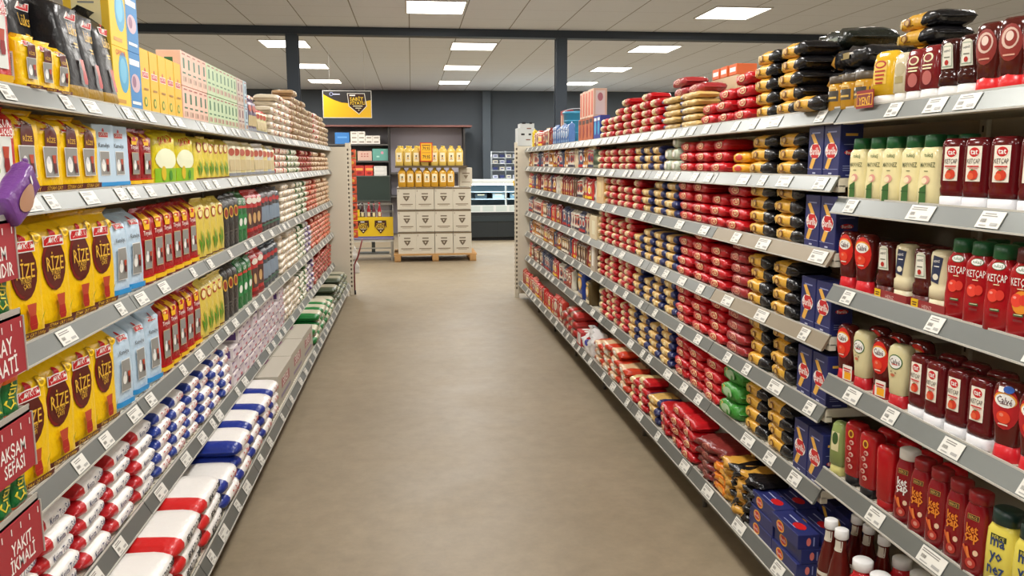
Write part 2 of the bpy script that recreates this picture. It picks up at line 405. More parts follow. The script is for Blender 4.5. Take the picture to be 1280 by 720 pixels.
def pillow(L, Tk, D, matx, ds=(), seed=0, e=3.4, wr=1.0, fin=.012, n=16, sag=.0):
    """lying packet: long axis x, thickness z, depth y; matx(s) for s in -1..1 along x"""
    r = random.Random(seed); ph = [r.uniform(0, 6.28) for _ in range(8)]
    ed = 1-fin*2/L; ss = [-1, -ed-.001, -ed*.985, -ed*.94, -ed*.85, -.55, -.25, 0, .25, .55, ed*.85, ed*.94, ed*.985, ed+.001, 1]
    def sc(s):
        a = abs(s); edge = 1-fin*2/L
        if a >= edge: return .09, .8
        q = a/edge; return max(.14, (1-q**9)**.55), .86+.14*(1-q**6)
    def nz(s, v): return wr*(.0018*math.sin(s*7+v*3+ph[0])+.0015*math.sin(s*15+ph[1]+v*5))
    mb = MB(); rings = []
    for s in ss:
        a, b = sc(s); ring = []
        for k in range(n):
            th = 2*PI*(k+.5)/n; y = D/2*b*sgnpow(math.cos(th), 2/e); z = Tk/2*a*sgnpow(math.sin(th), 2/e)
            q = 1+nz(s, th)/(Tk/2)
            ring.append((s*L/2, y*(q*.5+.5), max(0, Tk/2+z*q-sag*s*s)))
        rings.append(ring)
    mb.rings(rings, lambda i, k: matx((ss[i]+ss[i+1])/2))
    def mp(x, v, off):
        s = max(-1, min(1, x/(L/2))); a, b = sc(s); vv = max(-.97, min(.97, v/(Tk/2)))
        th = math.asin(math.copysign(abs(vv)**(e/2), vv)); 
        return (x, -(D/2*b*max(0, math.cos(th))**(2/e)) - off-.0012, Tk/2+vv*Tk/2*a)
    decals(mb, mp, ds); return mb
def lathe(prof, matz, e=2.4, n=20, cap0=True, cap1=True):
    mb = MB(); rings = []
    for z, rx, ry in prof:
        rings.append([(rx*sgnpow(math.cos(2*PI*k/n), 2/e), ry*sgnpow(math.sin(2*PI*k/n), 2/e), z) for k in range(n)])
    mb.rings(rings, lambda i, k: matz((prof[i][0]+prof[i+1][0])/2), cap0, cap1); return mb
def prof_map(prof, e=2.4, extra=0):
    def rad(z):
        for i in range(len(prof)-1):
            a, b = prof[i], prof[i+1]
            if a[0] <= z <= b[0] and b[0] > a[0]:
                t = (z-a[0])/(b[0]-a[0]); return a[1]+(b[1]-a[1])*t, a[2]+(b[2]-a[2])*t
        return prof[-1][1:]
    def mp(x, z, off):
        rx, ry = rad(z); u = min(.985, abs(x)/rx); return (x, -ry*(1-u**e)**(1/e)-off-extra, z)
    return mp
def carton(w, h, d, mat, front=(), sidex=0, side=(), top=(), b=.0015):
    mb = MB(); mb.box(-w/2, -d/2, 0, w/2, d/2, h, mat, b)
    decals(mb, flat((0, -d/2, h/2), (1, 0, 0), (0, 0, 1), (0, -1, 0)), front, .0004, .0002, 1)
    if side: decals(mb, flat((sidex*w/2, 0, h/2), (0, sidex, 0), (0, 0, 1), (sidex, 0, 0)), side, .0004, .0002, 1)
    if top: decals(mb, flat((0, 0, h), (1, 0, 0), (0, 1, 0), (0, 0, 1)), top, .0004, .0002, 1)
    return mb
# colours of print
YEL = '#f2c40a'; BRN = '#5a1d16'; RED = '#b3151c'; WHT = '#f1efe8'; GOLD = '#d9a63a'; NAVY = '#232b66'; LBL = '#bcd3e4'; BLK = '#17161a'; CRM = '#efe4b8'; GRN = '#1f7a35'
iW, iR, iBr, iG, iK, iGr, iN, iC = ink(WHT), ink('#c4161c'), ink(BRN), ink('#e9b93c'), ink('#1a191b'), ink('#8d9093'), ink('#2a3680'), ink(CRM)
def banner(cx, cy, w, word='ÇAYKUR'):
    return [('ell', cx, cy+.16*w, w*.12, w*.22, iR), ('rect', cx, cy, w*1.04, w*.34, iW), ('rect', cx, cy, w*.96, w*.27, iR), ('txt', word, cx, cy, w*.82, iW, 0, 1.15)]
def teaglass(cx, cy, w, h, mat=None):
    m = mat or ink('#a8201a')
    L = [(.5, 1), (.34, .55), (.42, .2), (.3, 0)]
    pts = [(cx-a*w, cy-h/2+b*h) for a, b in L]+[(cx+a*w, cy-h/2+b*h) for a, b in reversed(L)]
    return [('poly', pts[:2]+pts[-2:], ink('#b8452c')), ('poly', pts[1:3]+pts[-3:-1], m), ('poly', pts[2:6], m)]
def tea_big(w, h, seed):
    k = w/.18
    ds = [('ell', .004*k, h*.56, .053*k, .068*k, iBr), ('ell', -.010*k, h*.56, .036*k, .062*k, ink('#7b1a16')), ('ell', .006*k, h*.56, .046*k, .060*k, iBr)]
    ds += banner(.004*k, h*.56+.066*k, .084*k)
    ds += [('txt', 'RİZE', .004*k, h*.56+.012*k, .074*k, iG, 0, 1.5), ('txt', 'TURİST', .004*k, h*.56-.018*k, .044*k, iG, 0, 1.2, .01), ('txt', 'ÇAYI', .004*k, h*.56-.034*k, .030*k, iG, 0, 1.2, .01)]
    ds += [('ell', .055*k, h*.84, .015*k, .015*k, ink('#b08d10')), ('ell', .055*k, h*.84, .013*k, .013*k, ink(YEL)), ('ell', .055*k, h*.84, .006*k, .007*k, ink('#b08d10'))]
    ds += teaglass(.010*k, h*.20, .040*k, .066*k) + [('poly', [(.042*k, h*.13), (.066*k, h*.24), (.05*k, h*.19)], ink('#a9a02a'))]
    ds += [('rect', 0, h*.055, w*.86, .015*k, iBr), ('txt', 'SİYAH ÇAY 1000g', 0, h*.055, w*.6, iG, 0, 1, .01)]
    return bag(w, h, .088, lambda t: film(YEL), ds, seed, side=(1, ()) if 0 else None)
def tea_photo(w, h, col, seed, word=None, band=None, top=None, body=None, boxy=False, d=.08, flame=False, bandcol=None):
    k = w/.14; c = ink(col)
    ds = []
    if flame:
        ds += [('poly', [(-.03*k, h*.84), (-.036*k, h*.93), (-.018*k, h*.90), (-.006*k, h*.96), (.008*k, h*.91), (.024*k, h*.95), (.034*k, h*.83), (.024*k, h*.72), (-.02*k, h*.72)], ink('#f0b81c')), ('rect', 0, h*.82, .044*k, .02*k, ink('#c4161c')), ('txt', 'ÇAYKUR', 0, h*.82, .04*k, iW)]
    else: ds += banner(0, h*.84, .062*k)
    tc = iW if flame else iK
    if word: ds += [('txt', word, 0, h*.67, .07*k, tc, 0, 1.1)]
    if not word: ds += [('ell', .008*k, h*.66, .026*k, .05*k, iBr), ('txt', 'RİZE', .008*k, h*.68, .036*k, iG)]
    pm = ink('#8f8f8a'); ds += [('rect', 0, h*.40, .062*k, h*.38, ink('#cdb98a') if flame else ink('#e7e7e2')), ('rect', 0, h*.40, .057*k, h*.36, pm), ('ell', -.012*k, h*.36, .013*k, .020*k, iW), ('ell', -.012*k, h*.42, .008*k, .01*k, ink('#d9d9d9'))]
    ds += teaglass(.013*k, h*.37, .018*k, .045*k, ink('#5d1618'))
    if band: ds += [('rect', 0, h*.075, w*.96, h*.06, ink(band))] + ([('rect', 0, h*.125, w*.96, h*.014, ink(bandcol))] if bandcol else [])
    else: ds += [('rect', 0, h*.075, w*.8, .014*k, iBr), ('txt', 'SİYAH ÇAY', 0, h*.075, w*.5, iG)]
    if boxy:
        mb = MB(); mb.box(-w/2, -d/2, 0, w/2, d/2, h, card(col), .002)
        decals(mb, lambda x, z, o: (x, -d/2-o, z), ds, .0004, .0002, 1)
        sds = [('rect', 0, h*.075, d, h*.06, ink(band or BRN))]+[('rect', -.004, h*(.8-.045*j), d*(.6 if j % 3 else .4), .0025, iGr) for j in range(13)]
        decals(mb, lambda x, z, o: (-w/2-o, -x, z), sds, .0004, .0002, 1)
        return mb
    def bm(t): return film(body or col)
    sd = (-1, [('rect', 0, h*.42, d*.62, h*.5, iW)]+[('rect', 0, h*(.62-.03*j), d*.5, .0022, iGr) for j in range(13)]+([('rect', 0, h*.075, d*.9, h*.06, ink(band))] if band else []))
    return bag(w, h, d, bm, ds, seed, side=sd)
def plain_bag(w, h, d, col, ds_f, seed, topcol=None, botcol=None):
    ds = ds_f(w, h)
    return bag(w, h, d, lambda t: film(topcol) if topcol and t > .8 else (film(botcol) if botcol and t < .2 else film(col)), ds, seed, n=18)
# ------------------------------------------------------------ how products stand on the racks
GAP = .004
def base_z(side, row, near=False): return (LVN[row] if near else LV[side][row])+.0436
def place_x(side, row, inset): return side*((XB if row == len(LV[side])-1 else XF)[side]+inset)
COUNT = {}
def rackrow(side, row, near): return ('sauce bay ' if near else ('left rack ' if side < 0 else 'right rack '))+(ROWN[-1] if near else ROWN[side])[row]
def stand(tpls, side, row, y0, y1, w, d, look, cat, group, inset=.044, near=False, z=None, jit=.004, n=None, rj=.03, sj=.02, order=None, extra='', face=None):
    """one line of things standing side by side, nearest first"""
    n = n or max(1, int(round((y1-y0)/w))); step = (y1-y0)/n; rr = rackrow(side, row, near)
    for i in range(n):
        y = y0+(i+.5)*step; key = (look, rr, extra); COUNT[key] = COUNT.get(key, 0)+1; c = COUNT[key]
        lab = '%s, %s one back%s, %s' % (look, ordn(c), extra, rr)
        t = tpls[(order[i % len(order)] if order else R.randrange(len(tpls)))]
        zz = (base_z(side, row, near) if z is None else z)
        fc = (.16 if side < 0 and rj >= .03 else 0) if face is None else face
        inst(t, (place_x(side, row, inset+d/2)+R.uniform(-jit, jit)*.5, y, zz), side*-PI/2+side*fc+R.uniform(-rj, rj), lab, cat, group, 1+R.uniform(-sj, sj))
def stack(tpls, side, row, y0, y1, w, tk, d, layers, look, cat, group, inset=.03, near=False, z=None, jit=.002, rj=.015, order=None, step=None, ins_l=0, tilt=.012, profile=None):
    """columns of lying packets, nearest column first, lowest first"""
    n = max(1, int(round((y1-y0)/w))); st = (y1-y0)/n; rr = rackrow(side, row, near)
    for i in range(n):
        key = (look, rr, 'col'); COUNT[key] = COUNT.get(key, 0)+1; c = COUNT[key]
        L = layers if isinstance(layers, int) else layers[i % len(layers)]
        if z is None and row > 0: L = min(L, int((LV[side][row-1]-LV[side][row]-.031)/tk))
        for j in range(L):
            y = y0+(i+.5)*st+R.uniform(-jit, jit); t = tpls[R.randrange(len(tpls))]
            lab = '%s, %s layer up in %s stack back, %s' % (look, ordn(j+1), ordn(c), rr)
            zz = (base_z(side, row, near) if z is None else z)+j*tk+.0012
            o = inst(t, (place_x(side, row, inset+d/2+ins_l*j)+R.uniform(-.008, .008), y, zz), side*-PI/2+R.uniform(-rj, rj), lab, cat, group, ((st-.003)/w, 1, 1))
            if j == L-1 and tilt: o.rotation_euler.y = R.uniform(-tilt, tilt)*.5
# ------------------------------------------------------------ left rack: tea, herbs, pulses, sugar
S_ = -1
def V(f, n=3): return [f(k) for k in range(n)]
tea_l = V(lambda k: T('tea_bag', tea_big(.178, .305, k).mesh('tea_bag')))
tea_m = V(lambda k: T('tea_bag', tea_photo(.15, .215, YEL, 10+k).mesh('tea_bag')))
tea_s = V(lambda k: T('tea_bag', tea_photo(.085, .135, YEL, 20+k, d=.05).mesh('tea_bag')))
blu_b = V(lambda k: T('tea_bag', tea_photo(.125, .285, LBL, 30+k, 'Kamelya', '#2b8fce', d=.09).mesh('tea_bag')))
blu_x = V(lambda k: T('tea_box', tea_photo(.125, .205, LBL, 33+k, 'Kamelya', '#2b8fce', boxy=True).mesh('tea_box')), 1)
red_b = V(lambda k: T('tea_bag', tea_photo(.115, .285, '#a3161b', 36+k, 'Tiryaki', '#f0bf18', flame=True, d=.09, bandcol='#c4161c').mesh('tea_bag')))
red_s = V(lambda k: T('tea_bag', tea_photo(.10, .20, '#8f151b', 40+k, 'Tiryaki', '#f0bf18', flame=True, d=.07, bandcol='#c4161c').mesh('tea_bag')))
def ds_flower(w, h): return [('rect', 0, h*.42, w*.62, h*.5, ink('#dfe3dd')), ('ell', -.012, h*.45, .018, .022, iW), ('ell', -.02, h*.3, .016, .012, ink('#8fae3a'))]+teaglass(.02, h*.42, .024, .06, ink('#8f1a20'))+[('txt', 'ÇAYKUR', 0, h*.80, w*.6, iW, 0, 1.2), ('txt', 'Çay Çiçeği', 0, h*.72, w*.75, iW, 0, 1.3), ('rect', 0, h*.06, w*.92, h*.1, ink('#e8b81a'))]
flower = V(lambda k: T('tea_bag', plain_bag(.14, .215, .07, '#c0201f', ds_flower, 50+k).mesh('tea_bag')), 2)
flower_t = V(lambda k: T('tea_bag', plain_bag(.13, .25, .07, '#c0201f', ds_flower, 54+k).mesh('tea_bag')), 2)
def ds_black(w, h): return banner(.015, h*.78, w*.42)+[('txt', 'Lüks', .015, h*.66, w*.4, iG, 0, 1.3), ('rect', .015, h*.53, w*.2, .005, iG), ('rect', .015, h*.5, w*.16, .004, iG)]+teaglass(.02, h*.27, .035, .07, ink('#b3261c'))
black_b = V(lambda k: T('tea_bag', bag(.15, .30, .12, lambda t: M('#1b1a1c', .3, 0, .35, 30) if t > .09 else film('#a8842c'), ds_black(.15, .30), 60+k, wr=2.2, lean=.12).mesh('tea_bag')), 2)
def ds_lime(w, h): return [('ell', 0, h*.46, w*.44, h*.2, ink('#e8ecc9')), ('rect', 0, h*.16, w*.9, h*.26, ink('#86b81c')), ('txt', 'ÇAYKUR', 0, h*.8, w*.62, iR, .1, 1.3), ('ell', -.03, h*.2, .02, .028, ink('#d3b41c')), ('ell', .03, h*.16, .014, .02, ink('#3f8a1d'))]
lime = V(lambda k: T('tea_bag', plain_bag(.2, .21, .07, '#d8c71b', ds_lime, 70+k).mesh('tea_bag')), 2)
def ds_herb(w, h): return [('ell', 0, h*.76, w*.26, w*.24, ink('#b5422a')), ('ell', 0, h*.76, w*.19, w*.17, ink('#efe3a0')), ('poly', [(-w*.05, h*.1), (-w*.3, h*.36), (-w*.02, h*.28)], ink('#5f9a22')), ('poly', [(w*.03, h*.08), (w*.1, h*.46), (w*.2, h*.25)], ink('#4d8a22')), ('poly', [(0, h*.2), (-w*.14, h*.5), (w*.04, h*.38)], ink('#74a62c')), ('rect', 0, h*.05, w*.8, .006, iBr)]
herb = V(lambda k: T('herbal_tea_pack', plain_bag(.11, .28, .06, '#dcc552', ds_herb, 75+k).mesh('herbal_tea_pack')))
herb_s = V(lambda k: T('herbal_tea_pack', plain_bag(.10, .20, .05, '#e0cc4a', ds_herb, 79+k).mesh('herbal_tea_pack')))
def ds_blk2(w, h): return [('ell', 0, h*.66, w*.3, h*.11, ink('#d9b040')), ('ell', 0, h*.66, w*.22, h*.08, ink('#8d2a1c')), ('rect', 0, h*.3, w*.6, h*.02, ink('#6a655c')), ('rect', 0, h*.24, w*.45, h*.012, ink('#6a655c'))]
blk2 = V(lambda k: T('coffee_pack', plain_bag(.1, .28, .06, '#2b2927', ds_blk2, 83+k).mesh('coffee_pack')))
def ds_gr(w, h): return [('rect', 0, h*.7, w*.7, h*.05, ink('#c8302a')), ('txt', 'ÇAY', 0, h*.78, w*.55, iW), ('rect', 0, h*.4, w*.6, h*.3, ink('#2f8a4a')), ('ell', 0, h*.4, w*.2, h*.08, iW)]
grn2 = V(lambda k: T('tea_bag', plain_bag(.1, .28, .06, '#136b31', ds_gr, 87+k).mesh('tea_bag')), 2)
def ds_rp(w, h): return [('rect', 0, h*.42, w*.66, h*.42, ink('#4a2a22')), ('ell', 0, h*.4, w*.18, h*.12, ink('#caa36a')), ('ell', 0, h*.78, w*.35, h*.07, ink('#e6dfd0')), ('rect', 0, h*.1, w*.9, h*.07, ink('#7b1015'))]
redp = V(lambda k: T('coffee_pack', plain_bag(.14, .28, .06, '#b81a1c', ds_rp, 90+k).mesh('coffee_pack')))
def ds_nv(w, h): return [('rect', 0, h*.4, w*.6, h*.35, ink('#7d8fa0')), ('ell', 0, h*.72, w*.3, h*.06, ink('#b22a2a')), ('rect', 0, h*.16, w*.7, h*.04, ink('#3f6f5a'))]
navyp = V(lambda k: T('coffee_pack', plain_bag(.13, .28, .06, ('#20283a', '#2f3c46', '#3a2a2c')[k], ds_nv, 93+k).mesh('coffee_pack')))
def ds_pale(w, h): return [('ell', 0, h*.7, w*.3, h*.1, ink('#b5533a')), ('rect', 0, h*.35, w*.6, h*.3, ink('#cbb98a')), ('rect', 0, h*.1, w*.85, h*.08, ink('#8a8f96'))]
palep = V(lambda k: T('instant_drink_pack', plain_bag(.14, .2, .05, ('#e3d9ad', '#d9d2c3', '#c9cdd0', '#e2d28a')[k], ds_pale, 97+k).mesh('instant_drink_pack')), 4)
# top shelf cartons
def ds_ycart(w, h): return [('ell', w*.12, h*.1, w*.3, w*.42, ink('#3a9bc4')), ('ell', w*.1, h*.13, w*.2, w*.26, ink('#63b5d6')), ('rect', -w*.1, -h*.38, w*.5, h*.06, ink('#c98f1a')), ('txt', 'ÇAYKUR', 0, h*.4, w*.6, iR)]
ycart = [T('tea_carton', carton(.16, .2, .14, card('#efc83c'), ds_ycart(.16, .2), -1, [('rect', 0, 0, .09, .12, ink('#f3e7b8')), ('rect', 0, .05, .07, .008, iGr), ('rect', 0, .03, .05, .006, iGr)]).mesh('tea_carton'))]
def ds_bcart(w, h): return [('rect', 0, h*.33, w*.8, h*.1, iW), ('ell', 0, -h*.02, w*.36, h*.16, ink('#c9a9b4')), ('ell', -w*.1, 0, w*.15, h*.1, ink('#8d5d78')), ('rect', 0, -h*.36, w*.7, h*.05, iW)]
bcart = [T('tea_carton', carton(.13, .2, .12, card('#3f86c0'), ds_bcart(.13, .2)).mesh('tea_carton'))]
def ds_gcart(w, h): return banner(0, h*.1, w*.7)+[('ell', -w*.1, -h*.32, w*.18, w*.18, ink('#5f8f2a')), ('ell', -w*.1, -h*.32, w*.11, w*.11, ink('#e8c648')), ('rect', 0, -h*.12, w*.5, h*.03, ink('#a8741a'))]
gcart = [T('tea_carton', carton(.10, .23, .13, card('#e7b93a'), ds_gcart(.1, .23), -1, [('rect', 0, 0, .1, .16, ink('#edca63'))]).mesh('tea_carton'))]
def boxsm(col, acc, w=.085, h=.145, d=.1): return T('tea_carton', carton(w, h, d, card(col), [('rect', 0, h*.16, w*.34, h*.3, ink(acc)), ('rect', 0, -h*.12, w*.6, h*.05, ink(acc)), ('rect', 0, -h*.3, w*.7, h*.16, ink('#c9a98f')), ('ell', w*.2, -h*.3, w*.1, h*.07, ink('#8f5a4a')), ('rect', 0, h*.42, w*.6, h*.04, ink('#a85a4a'))], -1, [('rect', 0, h*.1, d*.34, h*.4, ink(acc)), ('rect', 0, -h*.3, d*.7, h*.1, ink('#b5695a'))]).mesh('tea_carton'))
pinkc, greenc, greyc, skyc = boxsm('#eec4b0', '#2f6a44'), boxsm('#c8dcb4', '#3f7a4a'), boxsm('#cfc0b4', '#7a3f4a'), boxsm('#b9cfd9', '#3f5a7a')
# rows ------------------------------------------------
gT = 'tea bags on the left rack'
stand(flower, S_, 1, 1.90, 2.16, .14, .07, 'red tea bag with a photo of a glass', 'tea bag', gT)
stand(tea_m, S_, 1, 2.165, 2.70, .15, .08, 'yellow tea bag with small photo panel', 'tea bag', gT)
stand(blu_x, S_, 1, 2.715, 2.975, .13, .08, 'light blue tea box with glass photo', 'tea box', 'blue tea boxes')
stand(red_s, S_, 1, 2.985, 3.25, .13, .07, 'small dark red tea bag', 'tea bag', gT)
stand(lime, S_, 1, 3.28, 3.86, .28, .07, 'wide yellow and lime green tea bag', 'tea bag', gT, sj=0)
stand(herb_s, S_, 1, 3.9, 4.54, .11, .05, 'short yellow herbal pack', 'herbal tea pack', 'herbal packs on the left rack')
stand(palep, S_, 1, 4.56, 6.0, .145, .05, 'pale drink pack', 'drink pack', 'pale drink packs')
stand(tea_l, S_, 2, 1.90, 2.755, .175, .088, 'big yellow tea bag with brown oval', 'tea bag', gT)
stand(blu_b, S_, 2, 2.775, 3.065, .145, .09, 'light blue tea bag', 'tea bag', gT)
stand(red_b, S_, 2, 3.075, 3.82, .124, .09, 'dark red tea bag with yellow flame', 'tea bag', gT)
stand(herb, S_, 2, 3.84, 4.36, .12, .06, 'yellow herbal pack with red medallion', 'herbal tea pack', 'herbal packs on the left rack')
stand(blk2, S_, 2, 4.37, 4.72, .115, .06, 'black pack with gold oval', 'coffee pack', 'black packs on the left rack')
stand(grn2, S_, 2, 4.73, 4.95, .11, .06, 'dark green tea bag', 'tea bag', gT)
stand(redp, S_, 2, 4.96, 5.42, .15, .06, 'red pack with brown panel', 'coffee pack', 'red coffee packs')
stand(navyp, S_, 2, 5.43, 6.15, .14, .06, 'dark navy pack', 'coffee pack', 'dark packs on the left rack')
stand(tea_l, S_, 3, 1.86, 2.70, .175, .088, 'big yellow tea bag with brown oval', 'tea bag', gT)
stand(blu_b, S_, 3, 2.72, 3.20, .155, .09, 'light blue tea bag', 'tea bag', gT)
stand(red_b, S_, 3, 3.21, 3.80, .124, .09, 'dark red tea bag with yellow flame', 'tea bag', gT)
stand(herb, S_, 3, 3.82, 4.26, .12, .06, 'yellow herbal pack with red medallion', 'herbal tea pack', 'herbal packs on the left rack')
stand(blk2, S_, 3, 4.27, 4.62, .115, .06, 'black pack with gold oval', 'coffee pack', 'black packs on the left rack')
stand(grn2, S_, 3, 4.63, 5.02, .13, .06, 'dark green tea bag', 'tea bag', gT)
stand(redp, S_, 3, 5.04, 5.38, .15, .06, 'red pack with brown panel', 'coffee pack', 'red coffee packs')
stand(navyp, S_, 3, 5.4, 6.0, .14, .06, 'dark navy pack', 'coffee pack', 'dark packs on the left rack')
# top shelf
stand(flower_t, S_, 0, 1.92, 2.20, .14, .07, 'tall red tea bag with a photo', 'tea bag', gT)
stand(tea_s, S_, 0, 2.22, 2.50, .093, .05, 'small yellow tea bag', 'tea bag', gT, inset=.03)
stand(black_b, S_, 0, 2.18, 2.51, .17, .12, 'rear big black tea bag', 'tea bag', gT, inset=.09, rj=.01, sj=.01)
stand(black_b, S_, 0, 2.515, 2.90, .13, .12, 'big black tea bag with gold base', 'tea bag', gT, inset=.028, rj=.01, sj=.01)
zb = base_z(S_, 0)
for L in range(3):
    stand(ycart, S_, 0, 2.20, 2.90, .17, .14, 'yellow globe tea carton', 'tea carton', 'yellow cartons behind the black bags', inset=.235, z=zb+L*.2, jit=0, rj=0, sj=0, extra=(' in the rear', ' on rear tier two', ' on rear tier three')[L])
for L in range(3):
    stand(ycart, S_, 0, 2.905, 3.04, .14, .14, 'yellow globe tea carton', 'tea carton', 'yellow cartons behind the black bags', z=zb+L*.2, jit=0, rj=0, sj=0, extra=(' in front', ' on front tier two', ' on front tier three')[L], inset=.04)
    stand(bcart, S_, 0, 3.045, 3.17, .13, .12, 'blue tea carton', 'tea carton', 'blue tea cartons', z=zb+L*.2, jit=0, rj=0, sj=0, extra=(' on tier one', ' on tier two', ' on tier three')[L], inset=.04)
for L in range(2):
    stand([T('tea_carton', carton(.11, .2, .12, card('#e8d79a'), [('rect', 0, 0, .07, .09, ink('#c9a765')), ('ell', 0, .06, .03, .02, iW)]).mesh('tea_carton'))], S_, 0, 3.18, 3.28, .11, .12, 'cream tea carton', 'tea carton', 'cream tea cartons', z=zb+.23+L*.2, inset=.12, jit=0, rj=0, sj=0, extra=(' on tier one', ' on tier two')[L])
stand(gcart, S_, 0, 3.18, 3.72, .105, .13, 'tall golden tea carton with red logo', 'tea carton', 'golden tea cartons', jit=.001, rj=.01, sj=0)
for L in range(2):
    ex = (' on tier one', ' on tier two')[L]; kw = dict(z=zb+L*.147, jit=.002, rj=.01, sj=0, extra=ex)
    stand([pinkc], S_, 0, 3.73, 4.17, .088, .1, 'pink tea carton', 'tea carton', 'pink tea cartons', **kw)
    stand([greenc], S_, 0, 4.18, 4.86, .085, .1, 'pale green tea carton', 'tea carton', 'pale green tea cartons', **kw)
    stand([greyc], S_, 0, 4.87, 5.05, .09, .1, 'dusty rose tea carton', 'tea carton', 'rose tea cartons', **kw)
    stand([skyc], S_, 0, 5.055, 5.15, .09, .1, 'sky blue tea carton', 'tea carton', 'sky blue tea cartons', **kw)
stand([T('drink_powder_pack', plain_bag(.1, .21, .06, '#6a5a72', ds_pale, 120).mesh('drink_powder_pack'))], S_, 0, 5.16, 5.4, .12, .06, 'purple grey upright pack', 'drink pack', 'purple packs on the top shelf')
stand([T('drink_powder_pack', plain_bag(.1, .16, .06, '#d9cf9a', ds_pale, 121, topcol='#c4281f').mesh('drink_powder_pack'))], S_, 0, 5.42, 5.78, .12, .06, 'cream upright pack with red top', 'drink pack', 'red topped packs on the top shelf')
# pulses and rice: flat packets in stacks
def pulse(name, base, acc, L=.175, Tk=.047, D=.13, dot=True, seed=0, mid=None):
    ds = [('ell', 0, 0, L*.2, Tk*.3, ink(mid or acc)), ('ell', 0, .001, L*.13, Tk*.17, iC)] if dot else []
    return [T(name, pillow(L, Tk, D, lambda s: film(acc) if abs(s) > .72 else film(base), ds, seed+k).mesh(name)) for k in range(2)]
pk_wr = pulse('pulse_packet', '#e6d9c8', '#b5372f', seed=1); pk_wg = pulse('pulse_packet', '#dcd8c6', '#3f6b3a', seed=3)
pk_red = pulse('pulse_packet', '#b5442f', '#8d2a22', seed=5); pk_bg = pulse('pulse_packet', '#c9a987', '#a5764f', seed=7)
pk_w = pulse('rice_packet', '#e8e0d0', '#d9cdb8', seed=9, mid='#b57a5a'); pk_pu = pulse('pulse_packet', '#cbbfc4', '#5a3f78', seed=11)
pk_or = pulse('pulse_packet', '#c96a4a', '#a8402a', seed=13)
pr_w = pulse('rice_bag', '#ddd3c2', '#c9bda6', .26, .054, .18, seed=15, mid='#b5493a'); pr_r = pulse('rice_bag', '#e0cfc0', '#b8332c', .26, .054, .18, seed=17); pr_b = pulse('bulgur_bag', '#bfa586', '#a5845f', .26, .054, .18, seed=19)
gP = 'flat packets stacked on the left rack'
stack(pr_r, S_, 0, 5.45, 6.4, .26, .05, .16, [3, 6, 6, 6], 'white and red rice bag', 'rice bag', 'rice bags on the top shelf', inset=.23)
stack(pr_w, S_, 0, 5.85, 6.9, .26, .05, .16, [4, 6, 6, 6], 'white rice bag', 'rice bag', 'rice bags on the top shelf', inset=.03)
stack(pr_b, S_, 0, 6.92, 8.3, .26, .05, .16, [8, 7, 7, 6, 6], 'beige bulgur bag', 'bulgur bag', 'bulgur bags on the top shelf')
stack(pr_r, S_, 0, 8.32, 8.8, .25, .05, .16, [6, 5], 'white and red rice bag', 'rice bag', 'rice bags on the top shelf')
stack(pr_b, S_, 0, 8.82, 9.75, .26, .05, .16, [6, 6, 5, 4], 'beige bulgur bag', 'bulgur bag', 'bulgur bags on the top shelf')
for row, segs in {1: [(6.03, 6.6, pk_wr, 'white and red pulse packet'), (6.6, 7.3, pk_wg, 'white and green pulse packet'), (7.3, 8.2, pk_red, 'red pulse packet'), (8.2, 9.75, pk_bg, 'beige pulse packet')],
                  2: [(6.2, 7.0, pk_w, 'white rice packet'), (7.0, 7.7, pk_wg, 'white and green pulse packet'), (7.7, 8.5, pk_or, 'orange pulse packet'), (8.5, 9.75, pk_bg, 'beige pulse packet')],
                  3: [(6.05, 6.95, pk_w, 'white rice packet'), (6.95, 7.5, pk_wg, 'white and green pulse packet'), (7.5, 7.9, pk_pu, 'purple and white pulse packet'), (7.9, 9.75, pk_or, 'orange pulse packet')],
                  4: [(6.15, 7.0, pk_w, 'white rice packet'), (7.0, 7.5, pk_wg, 'white and green pulse packet'), (7.5, 8.0, pk_pu, 'purple and white pulse packet'), (8.0, 9.75, pk_red, 'red pulse packet')]}.items():
    lay = {1: [4, 4, 4, 3], 2: [6, 6, 5, 6], 3: [6, 5, 6, 6], 4: [5, 5, 6, 5]}[row]
    for a, b, t, lk in segs: stack(t, S_, row, a, b, .185, .0475, .13, lay, lk, 'food packet', gP)
# sugar
def sugar(L, Tk, D, acc, txt, seed, tw, tcol, up=-1, edge=.55):
    tm = ink(tcol)
    ds = [('txt', txt, L*.12, 0, L*tw, tm, 0, 1.35, .008)]
    def mx(s): return film(acc) if s*(-up) > edge*(-1 if False else 1)*1.0 and False else (film(acc) if s < -edge else film('#eeebe6'))
    return T('sugar_bag', pillow(L, Tk, D, mx, ds, seed, e=2.8, n=18, fin=.012, wr=.5).mesh('sugar_bag'))
sug_r = [sugar(.225, .054, .15, '#b81e24', 'Kristal Toz Şeker', k, .62, '#2f3a63') for k in range(3)]
sug_b = [sugar(.2, .052, .14, '#233a8c', 'Toz Şeker', 5+k, .5, '#b5352c') for k in range(3)]
sug_R = [sugar(.34, .07, .24, '#cf2323', 'BEYAZ TOZ ŞEKER', 10+k, .6, '#1d1d22', edge=.5) for k in range(3)]
sug_B = [sugar(.30, .07, .24, '#20348c', 'Toz Şeker', 15+k, .4, '#c0352c') for k in range(3)]
stack(sug_r, S_, 4, 1.86, 3.02, .225, .052, .15, [5, 5, 5, 5, 5], 'white sugar bag with red end', 'sugar bag', 'small sugar bags', step=1)
stack(sug_b, S_, 4, 3.03, 4.30, .205, .05, .14, [5, 5, 5, 5, 6, 5], 'white sugar bag with blue end', 'sugar bag', 'small sugar bags')
stack(sug_R, S_, 5, 1.95, 3.26, .33, .062, .24, [3, 3, 3, 3], 'large white and red sugar bag', 'sugar bag', 'large sugar bags')
